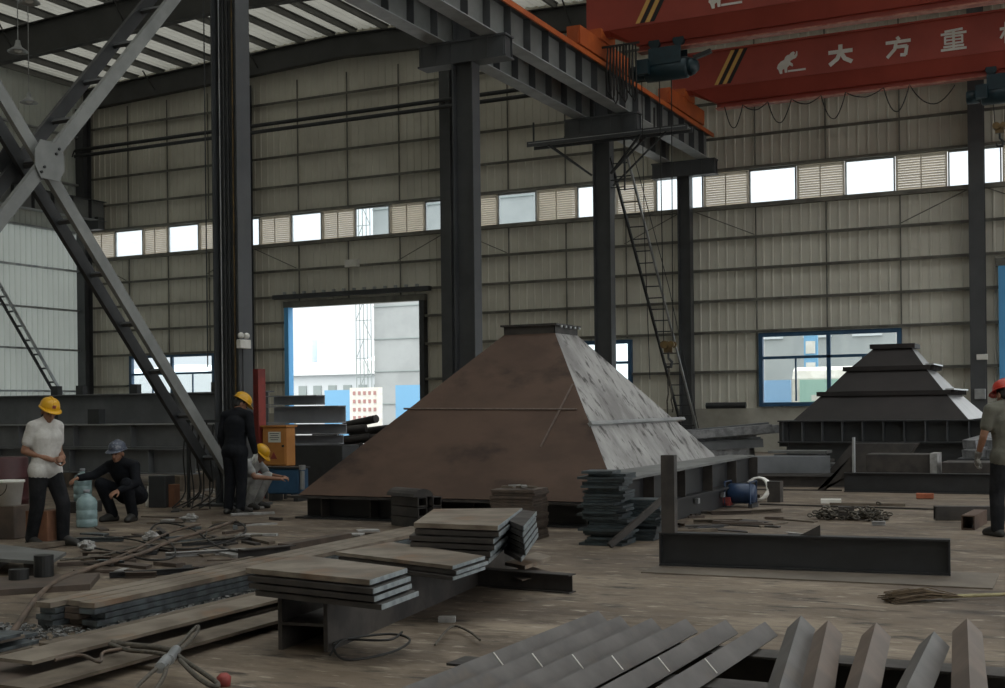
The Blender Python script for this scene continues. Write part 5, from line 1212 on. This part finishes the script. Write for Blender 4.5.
# ================================================================== PEOPLE
M['skin'] = mat('tanned_skin', (.28, .14, .085), (.23, .11, .065), scale=14, rough=.55)
M['hair'] = mat('black_hair', (.012, .010, .009), rough=.6)
M['eye'] = mat('dark_eye', (.02, .015, .012), rough=.2)
M['tee'] = mat('white_cotton', (.56, .54, .51), (.44, .42, .395), scale=7, rough=.85, bump=.6, bscale=12)
M['trous'] = mat('black_trousers', (.010, .0105, .012), (.02, .02, .022), scale=5, rough=.9, spec=.15, bump=.6, bscale=10)
M['navy'] = mat('dark_work_cloth', (.008, .009, .012), (.014, .015, .018), scale=6, rough=.9, spec=.15, bump=.6, bscale=10)
M['pale_cloth'] = mat('pale_grey_cloth', (.38, .38, .37), (.22, .22, .22), scale=5, rough=.85, bump=.6, bscale=10)
M['olive'] = mat('grey_green_cloth', (.12, .115, .09), (.085, .08, .064), scale=6, rough=.85, bump=.6, bscale=10)
M['helmet_y'] = mat('yellow_helmet', (.68, .36, .012), (.62, .32, .01), scale=2, rough=.3)
M['helmet_b'] = mat('blue_grey_helmet', (.06, .07, .10), (.16, .17, .2), scale=22, rough=.35, lo=.55, hi=.6)
M['helmet_r'] = mat('red_helmet', (.42, .03, .015), rough=.3)
M['shoe'] = mat('dark_shoe', (.02, .018, .016), rough=.6)
M['glove_w'] = mat('white_glove', (.55, .55, .52), (.42, .42, .4), scale=20, rough=.9)
M['glove_g'] = mat('grey_glove', (.13, .12, .11), (.35, .34, .32), scale=16, rough=.9, lo=.5, hi=.56)
def cap(mb, p0, p1, r0, r1, n=12):
    p0, p1 = Vector(p0), Vector(p1)
    mb.ell(p0, r0, nu=n, nv=8); mb.ell(p1, r1, nu=n, nv=8)
    mb.tube([p0, p0.lerp(p1, .5), p1], [r0, (r0 + r1) / 2, r1], n)
def remeshed(mb, name, m, parent, voxel, smooth=4):
    o = build(mb, name, m, parent)
    r = o.modifiers.new('r', 'REMESH'); r.mode = 'VOXEL'; r.voxel_size = voxel; r.use_smooth_shade = True
    s = o.modifiers.new('s', 'SMOOTH'); s.iterations = smooth; s.factor = .5
    bpy.context.view_layer.update()
    dg = bpy.context.evaluated_depsgraph_get()
    me = bpy.data.meshes.new_from_object(o.evaluated_get(dg))
    o.modifiers.clear(); old = o.data; o.data = me; bpy.data.meshes.remove(old)
    me.name = name
    if not me.materials: me.materials.append(m)
    return o
def person(label, base, fwd, J, head, hands, cloth, helmet, gloves=(None, None), sleeve='long', hair=True, s=1.0):
    base = Vector(base); fwd = Vector((fwd[0], fwd[1], 0)).normalized(); rg = Vector((fwd.y, -fwd.x, 0))
    W = lambda p: base + (rg * p[0] + fwd * p[1] + Z * p[2]) * s
    D = lambda p: (rg * p[0] + fwd * p[1] + Z * p[2]).normalized()
    e = thing('person', label, 'person', base)
    P = {k: W(v) for k, v in J.items()}
    b = MB()
    sr = s
    # trunk
    hipw = (P['hipR'] - P['hipL']).normalized(); tr = [P['pelvis'], P['waist'], P['chest'], P['neck']]
    ax = hipw
    def trunk(mb, ex):
        for p, q, r0, r1 in ((P['pelvis'], P['waist'], .135, .125), (P['waist'], P['chest'], .125, .145), (P['chest'], P['neck'], .14, .07)):
            for t in (0, .25, .5, .75, 1):
                c = p.lerp(q, t); r = (r0 + (r1 - r0) * t) * s + ex
                d = (q - p).normalized(); x_ = (P['shR'] - P['shL']).normalized() if p is not P['pelvis'] else ax
                x_ = (x_ - d * x_.dot(d)).normalized(); y_ = d.cross(x_)
                R_ = Matrix((x_, y_, d)).transposed()
                mb.ell(c, (r * 1.25, r * .86, r * .95), M=R_, nu=16, nv=10)
        cap(mb, P['shL'], P['shR'], .062 * s + ex, .062 * s + ex); cap(mb, P['hipL'], P['hipR'], .1 * s + ex, .1 * s + ex)
        for sd in 'LR': cap(mb, P['neck'].lerp(P['sh' + sd], .25), P['sh' + sd], .06 * s + ex, .06 * s + ex)
    trunk(b, 0)
    for sd in 'LR':
        cap(b, P['hip' + sd], P['kn' + sd], .085 * s, .056 * s); cap(b, P['kn' + sd], P['an' + sd], .056 * s, .038 * s)
        cap(b, P['kn' + sd].lerp(P['an' + sd], .12), P['kn' + sd].lerp(P['an' + sd], .45), .056 * s, .05 * s)
        cap(b, P['an' + sd], P['to' + sd], .04 * s, .032 * s)
        cap(b, P['sh' + sd], P['el' + sd], .054 * s, .04 * s); cap(b, P['el' + sd], P['wr' + sd], .042 * s, .028 * s)
    # head
    hf = D(head['fwd']); hu = D(head['up']); hr = hf.cross(hu).normalized(); hu = hr.cross(hf).normalized()
    hc = P['head']; RH = Matrix((hr, hf, hu)).transposed()
    H_ = lambda x, y, z: hc + (hr * x + hf * y + hu * z) * s
    cap(b, P['neck'], H_(0, -.015, -.06), .058 * s, .052 * s)
    b.ell(H_(0, -.01, .025), (.074 * s, .092 * s, .088 * s), M=RH, nu=18, nv=12)
    b.ell(H_(0, .02, -.035), (.058 * s, .07 * s, .075 * s), M=RH, nu=16, nv=10)
    b.ell(H_(0, .055, -.082), (.03 * s, .03 * s, .026 * s), M=RH)           # chin
    cap(b, H_(0, .086, .0), H_(0, .102, -.03), .011 * s, .015 * s, 8)         # nose
    b.ell(H_(0, .09, -.034), (.02 * s, .012 * s, .01 * s), M=RH)
    cap(b, H_(-.022, .083, -.058), H_(.022, .083, -.058), .0085 * s, .0085 * s, 8)   # lips
    cap(b, H_(-.045, .068, .02), H_(-.012, .082, .018), .01 * s, .01 * s, 8); cap(b, H_(.045, .068, .02), H_(.012, .082, .018), .01 * s, .01 * s, 8)   # brows
    for q in (-1, 1): b.ell(H_(q * .076, -.012, -.01), (.011 * s, .022 * s, .032 * s), M=RH)
    # hands
    def hand(mb, sd, ex=0.0):
        h = hands[sd]; w_ = P['wr' + sd]; d = D(h['dir']); n = D(h['n']); a = d.cross(n).normalized(); n = a.cross(d).normalized()
        if sd == 'L': a = -a
        # a points to the thumb side
        R_ = Matrix((a, d, n)).transposed()
        mb.ell(w_ + d * .05 * s, (.041 * s + ex, .056 * s + ex, .018 * s + ex), M=R_, nu=14, nv=9)
        cap(mb, w_, w_ + d * .02 * s, .027 * s + ex, .026 * s + ex, 10)
        for i, (off, ln) in enumerate(((.029, .072), (.0095, .082), (-.0105, .076), (-.029, .06))):
            p = w_ + (d * .092 + a * off) * s; c = h['curl'] + .06 * i; dd = d; L3 = (ln * .46, ln * .3, ln * .26); r = .0092 * s + ex
            for j in range(3):
                ang = c * (.55 + .35 * j); dd2 = (dd * math.cos(ang) - n * math.sin(ang)).normalized(); n2 = (n * math.cos(ang) + dd * math.sin(ang)).normalized()
                q = p + dd2 * L3[j] * s; cap(mb, p, q, r, r * .92, 8); p = q; dd = dd2; n = n2; r *= .92
            n = a.cross(d).normalized() if sd == 'R' else (-a).cross(d).normalized()
        p = w_ + (d * .03 + a * .034) * s; q = p + (d * .03 + a * .03 - n * .012) * s; r_ = q + (d * .03 + a * .008 - n * .014) * s
        cap(mb, p, q, .013 * s + ex, .0115 * s + ex, 8); cap(mb, q, r_, .0115 * s + ex, .009 * s + ex, 8)
    for sd in 'LR': hand(b, sd)
    body = remeshed(b, 'body', M['skin'], e, .0065, 3)
    for q in (-1, 1):
        t = MB(); t.ell(H_(q * .03, .079, .002), (.011 * s, .008 * s, .006 * s), M=RH, nu=10, nv=7); build(t, 'eye', M['eye'], e)
    if hair:
        t = MB(); t.ell(H_(0, -.02, .03), (.079 * s, .09 * s, .088 * s), M=RH, nu=18, nv=12); t.ell(H_(0, -.05, -.02), (.068 * s, .052 * s, .06 * s), M=RH); remeshed(t, 'hair', M['hair'], e, .01, 2)
    # clothes
    t = MB(); trunk(t, .014)
    ud = (P['waist'] - P['pelvis']).normalized(); t.ell(P['pelvis'] - ud * .02 * s, (.165 * s, .155 * s, .13 * s)); cap(t, P['hipL'], P['hipR'], .121 * s, .121 * s)
    drop = MB()
    hem = P['pelvis'] + (P['pelvis'] - P['waist']).normalized() * .02
    for sd in 'LR':
        if sleeve == 'long': cap(t, P['sh' + sd], P['el' + sd], .072 * s, .058 * s); cap(t, P['el' + sd], P['el' + sd].lerp(P['wr' + sd], .93), .06 * s, .045 * s)
        else: cap(t, P['sh' + sd], P['sh' + sd].lerp(P['el' + sd], .62), .072 * s, .066 * s)
        cap(t, P['hip' + sd], P['hip' + sd].lerp(P['kn' + sd], .08), .121 * s, .12 * s)
    remeshed(t, 'shirt', cloth[0], e, .012, 5)
    t = MB(); cap(t, P['hipL'], P['hipR'], .108 * s, .108 * s)
    for sd in 'LR':
        cap(t, P['hip' + sd], P['kn' + sd], .112 * s, .082 * s); cap(t, P['kn' + sd], P['an' + sd].lerp(P['kn' + sd], .02), .082 * s, .07 * s)
    remeshed(t, 'trousers', cloth[1], e, .012, 5)
    for sd in 'LR':
        t = MB(); an, to = P['an' + sd], P['to' + sd]; d = (to - an); d.z = 0; d = d.normalized(); an0 = Vector((an.x, an.y, base.z)); 
        z0 = min(an.z, to.z) - .075 * s
        lift = Vector((0, 0, max(z0, base.z)))
        p_heel = Vector((an.x, an.y, 0)) - d * .045 * s + Z * (max(z0, base.z) + .038); p_toe = Vector((an.x, an.y, 0)) + d * .185 * s + Z * (max(z0, base.z) + .034)
        cap(t, p_heel, p_toe, .05 * s, .046 * s); cap(t, p_heel + Z * .02 + d * .03, an + Z * .02, .054 * s, .056 * s); cap(t, an, p_toe, .054 * s, .046 * s)
        for v in t.v: v.z = max(v.z, max(z0, base.z) + .002)
        remeshed(t, 'shoe', M['shoe'], e, .01, 2)
    for sd in 'LR':
        gm = gloves[0 if sd == 'L' else 1]
        if gm: t = MB(); hand(t, sd, .004); cap(t, P['wr' + sd], P['wr' + sd].lerp(P['el' + sd], .18), .036 * s, .04 * s); remeshed(t, 'glove', gm, e, .0065, 2)
    # hard hat: shell, ridge, brim and peak
    t = MB(); n = 28; prof = [(1.0, 0), (.985, .25), (.92, .5), (.78, .74), (.55, .9), (.28, .98), (.0, 1.0)]
    a_, b_, h_ = .108 * s, .132 * s, .115 * s; z0 = .055
    rings = []
    for r, z in prof:
        for k in range(n):
            ang = 2 * PI * k / n; t.v.append(H_(0, -.012, z0) + (hr * math.cos(ang) * a_ * r + hf * math.sin(ang) * b_ * r + hu * z * h_))
    for i in range(len(prof) - 1):
        for k in range(n): t.f.append([i * n + k, i * n + (k + 1) % n, (i + 1) * n + (k + 1) % n, (i + 1) * n + k]); t.s.append(True)
    hat = build(t, 'hard_hat', helmet, e)
    t = MB(); vs = []
    for k in range(n):
        ang = 2 * PI * k / n; pk = max(0, math.sin(ang)) ** 2 * .05 + .012
        for (ex_, zz) in ((0, .006), (pk, -.012 * (pk / .03)), (pk, -.012 * (pk / .03) - .006), (-.004, -.004)):
            vs.append(H_(0, -.012, z0) + hr * math.cos(ang) * (a_ + ex_ * s) + hf * math.sin(ang) * (b_ + ex_ * s) + hu * zz)
    fs = [(k * 4 + j, k * 4 + (j + 1) % 4, ((k + 1) % n) * 4 + (j + 1) % 4, ((k + 1) % n) * 4 + j) for k in range(n) for j in range(4)]
    t.add(vs, fs, True); build(t, 'brim', helmet, hat)
    t = MB(); t.tube([H_(0, -.012 + b_ / s * math.cos(q) * 1.0, z0 + .115 * math.sin(q) * 1.01) for q in [PI * (.12 + .76 * i / 10) for i in range(11)]], .013 * s, 8); build(t, 'ridge', helmet, hat)
    return e, H_, hat, (hr, hf, hu)
CR = Vector((CS, SN, 0)); CF = Vector((-SN, CS, 0))
def heading(r, f): v = CR * r + CF * f; return (v.x, v.y)
# ---- standing worker in the white T-shirt
J = dict(pelvis=(0, 0, .90), waist=(0, .02, 1.03), chest=(0, .03, 1.22), neck=(0, .03, 1.395), head=(0, .075, 1.51),
         hipL=(-.09, 0, .87), hipR=(.09, 0, .87), knL=(-.11, .16, .47), knR=(.10, -.02, .46), anL=(-.12, .14, .085), anR=(.10, -.12, .085), toL=(-.14, .28, .05), toR=(.13, .02, .05),
         shL=(-.165, .02, 1.345), shR=(.165, .0, 1.345), elL=(-.215, -.02, 1.07), elR=(.225, -.07, 1.08), wrL=(-.075, .21, 1.0), wrR=(.045, .17, .975))
HD = {'L': dict(dir=(.75, .55, -.1), n=(-.4, .7, .3), curl=.75), 'R': dict(dir=(-.7, .6, .05), n=(.3, .6, .6), curl=.75)}
w1 = g(46, 546)
e1, H1, hat1, _f = person('standing worker in a white T-shirt, black trousers and a yellow helmet', (w1.x, w1.y, 0), heading(.88, -.48), J, dict(fwd=(.38, .88, -.27), up=(0, .3, .95)), HD, (M['tee'], M['trous']), M['helmet_y'], sleeve='short')
t = MB(); hr_, hf_, hu_ = _f
t.box(H1(0, .121, .095), (.036, .006, .036), M=Matrix((hr_, hf_, hu_)).transposed()); build(t, 'emblem', M['redcol'], hat1)
# ---- standing worker in black, seen from behind
J3 = dict(pelvis=(0, 0, .92), waist=(0, .02, 1.06), chest=(0, .05, 1.27), neck=(0, .09, 1.44), head=(0, .16, 1.55),
          hipL=(-.09, 0, .89), hipR=(.09, 0, .89), knL=(-.10, .03, .48), knR=(.10, .02, .48), anL=(-.11, -.02, .085), anR=(.11, -.03, .085), toL=(-.13, .12, .05), toR=(.13, .11, .05),
          shL=(-.20, .06, 1.39), shR=(.20, .06, 1.39), elL=(-.26, .03, 1.10), elR=(.26, .04, 1.10), wrL=(-.26, .12, .87), wrR=(.26, .13, .86))
HD3 = {'L': dict(dir=(.05, .25, -.95), n=(-.9, .1, .1), curl=.6), 'R': dict(dir=(-.05, .22, -.95), n=(.9, .1, .1), curl=.6)}
w3 = g(235.5, 514)
person('standing worker in black seen from behind, yellow helmet and white glove', (w3.x, w3.y, 0), heading(.42, .88), J3, dict(fwd=(.55, .6, -.55), up=(.3, .45, .82)), HD3, (M['navy'], M['navy']), M['helmet_y'], gloves=(M['glove_w'], M['glove_w']), s=1.03)
# ---- squatting workers
def squat(fl=0.0):
    return dict(pelvis=(0, -.22, .33), waist=(0, -.17, .45), chest=(0, -.02, .63), neck=(0, .07, .77), head=(0, .13, .885),
        hipL=(-.10, -.2, .32), hipR=(.10, -.2, .32), knL=(-.19, .22, .50), knR=(.19, .22, .50), anL=(-.15, .02, .085), anR=(.15, .02, .085), toL=(-.18, .16, .05), toR=(.18, .16, .05),
        shL=(-.19, .03, .72), shR=(.19, .03, .72), elL=(-.27, .2, .52), elR=(.27, .2, .52), wrL=(-.12, .38, .46), wrR=(.12, .38, .44))
J2 = squat(); J2.update(elL=(-.27, .12, .5), wrL=(-.16, .34, .42), elR=(.34, .16, .60), wrR=(.40, .40, .58))
HD2 = {'L': dict(dir=(.3, .8, -.3), n=(-.2, .3, .9), curl=.6), 'R': dict(dir=(.1, .9, -.2), n=(.2, .2, .9), curl=.5)}
w2 = g(124, 521)
person('squatting worker in dark clothes and a blue-grey helmet behind the carboys', (w2.x, w2.y, 0), heading(-.30, -.95), J2, dict(fwd=(-.05, .96, -.16), up=(0, .16, .98)), HD2, (M['navy'], M['navy']), M['helmet_b'], s=1.06)
J4 = squat(); J4.update(wrL=(-.06, .50, .5), wrR=(.06, .52, .48), head=(0, .17, .85), neck=(0, .09, .755))
HD4 = {'L': dict(dir=(.3, .8, .1), n=(-.2, .3, .9), curl=.7), 'R': dict(dir=(-.3, .8, .1), n=(.2, .3, .9), curl=.7)}
w4 = g(251, 509)
person('squatting worker in pale clothes and a yellow helmet beside the worker in black', (w4.x, w4.y, 0), heading(.97, -.25), J4, dict(fwd=(0, .75, -.65), up=(0, .65, .75)), HD4, (M['pale_cloth'], M['pale_cloth']), M['helmet_y'], s=.97, sleeve='short')
# ---- worker at the right edge
J5 = dict(pelvis=(0, 0, .90), waist=(0, .02, 1.03), chest=(0, .03, 1.23), neck=(0, .05, 1.41), head=(0, .09, 1.52),
          hipL=(-.09, 0, .87), hipR=(.09, 0, .87), knL=(-.11, .06, .47), knR=(.11, .0, .47), anL=(-.13, .02, .085), anR=(.12, -.06, .085), toL=(-.15, .16, .05), toR=(.14, .08, .05),
          shL=(-.2, .02, 1.36), shR=(.2, .02, 1.36), elL=(-.27, .04, 1.08), elR=(.26, .03, 1.08), wrL=(-.27, .16, .86), wrR=(.24, .16, .85))
HD5 = {'L': dict(dir=(-.05, .3, -.95), n=(-.95, .1, .0), curl=.8), 'R': dict(dir=(0, .3, -.95), n=(.95, .1, 0), curl=.6)}
w5 = atD(1010, 536, 13.9)
person('worker at the right edge in a grey-green shirt, red helmet and grey gloves', (w5.x, w5.y, 0), heading(-.15, .98), J5, dict(fwd=(-.15, .93, -.3), up=(0, .3, .95)), HD5, (M['olive'], M['trous']), M['helmet_r'], gloves=(M['glove_g'], M['glove_g']), sleeve='short', s=1.04)
# ------------------------------------------------------------------ camera
cd = bpy.data.cameras.new('camera'); cam = bpy.data.objects.new('camera', cd); COL.objects.link(cam)
cd.sensor_fit = 'HORIZONTAL'; cd.sensor_width = 36.0; cd.lens = FPX / 1005 * 36
cd.shift_y = 64.0 / 1005; cd.clip_end = 500; cd.clip_start = .05
fw = Vector((-SN, CS, 0)); rt = Vector((CS, SN, 0))
cr = (rt - Z * ROLL).normalized(); cu = cr.cross(fw).normalized()
mw = Matrix((( cr.x, cu.x, -fw.x, 0), (cr.y, cu.y, -fw.y, 0), (cr.z, cu.z, -fw.z, CH), (0, 0, 0, 1)))
cam.matrix_world = mw
SC.camera = cam
# ------------------------------------------------------------------ light
w = bpy.data.worlds.new('overcast_sky'); SC.world = w; w.use_nodes = True
N = w.node_tree.nodes; L = w.node_tree.links; bg = N['Background']
tc = N.new('ShaderNodeTexCoord'); sx = N.new('ShaderNodeSeparateXYZ'); L.new(tc.outputs['Generated'], sx.inputs[0])
rp = N.new('ShaderNodeValToRGB'); L.new(sx.outputs['Z'], rp.inputs['Fac'])
rp.color_ramp.elements[0].position = 0.0; rp.color_ramp.elements[0].color = (.80, .86, .90, 1)
rp.color_ramp.elements[1].position = .6; rp.color_ramp.elements[1].color = (1.0, 1.0, .98, 1)
L.new(rp.outputs['Color'], bg.inputs['Color'])
mm = N.new('ShaderNodeMath'); mm.operation = 'MULTIPLY_ADD'      # overcast sky: zenith about three times the horizon
mm.inputs[1].default_value = 3.0; mm.inputs[2].default_value = 0.85; mm.use_clamp = False
cl = N.new('ShaderNodeClamp'); L.new(sx.outputs['Z'], cl.inputs['Value'])
L.new(cl.outputs['Result'], mm.inputs[0]); L.new(mm.outputs[0], bg.inputs['Strength'])
SC.view_settings.view_transform = 'Standard'; SC.view_settings.look = 'None'
SC.view_settings.gamma = 1.0; SC.view_settings.use_curve_mapping = False
SC.view_settings.exposure = 0.38
SC.cycles.use_denoising = True
SC.cycles.max_bounces = 10; SC.cycles.diffuse_bounces = 5; SC.cycles.transparent_max_bounces = 12
SC.cycles.sample_clamp_indirect = 6.0
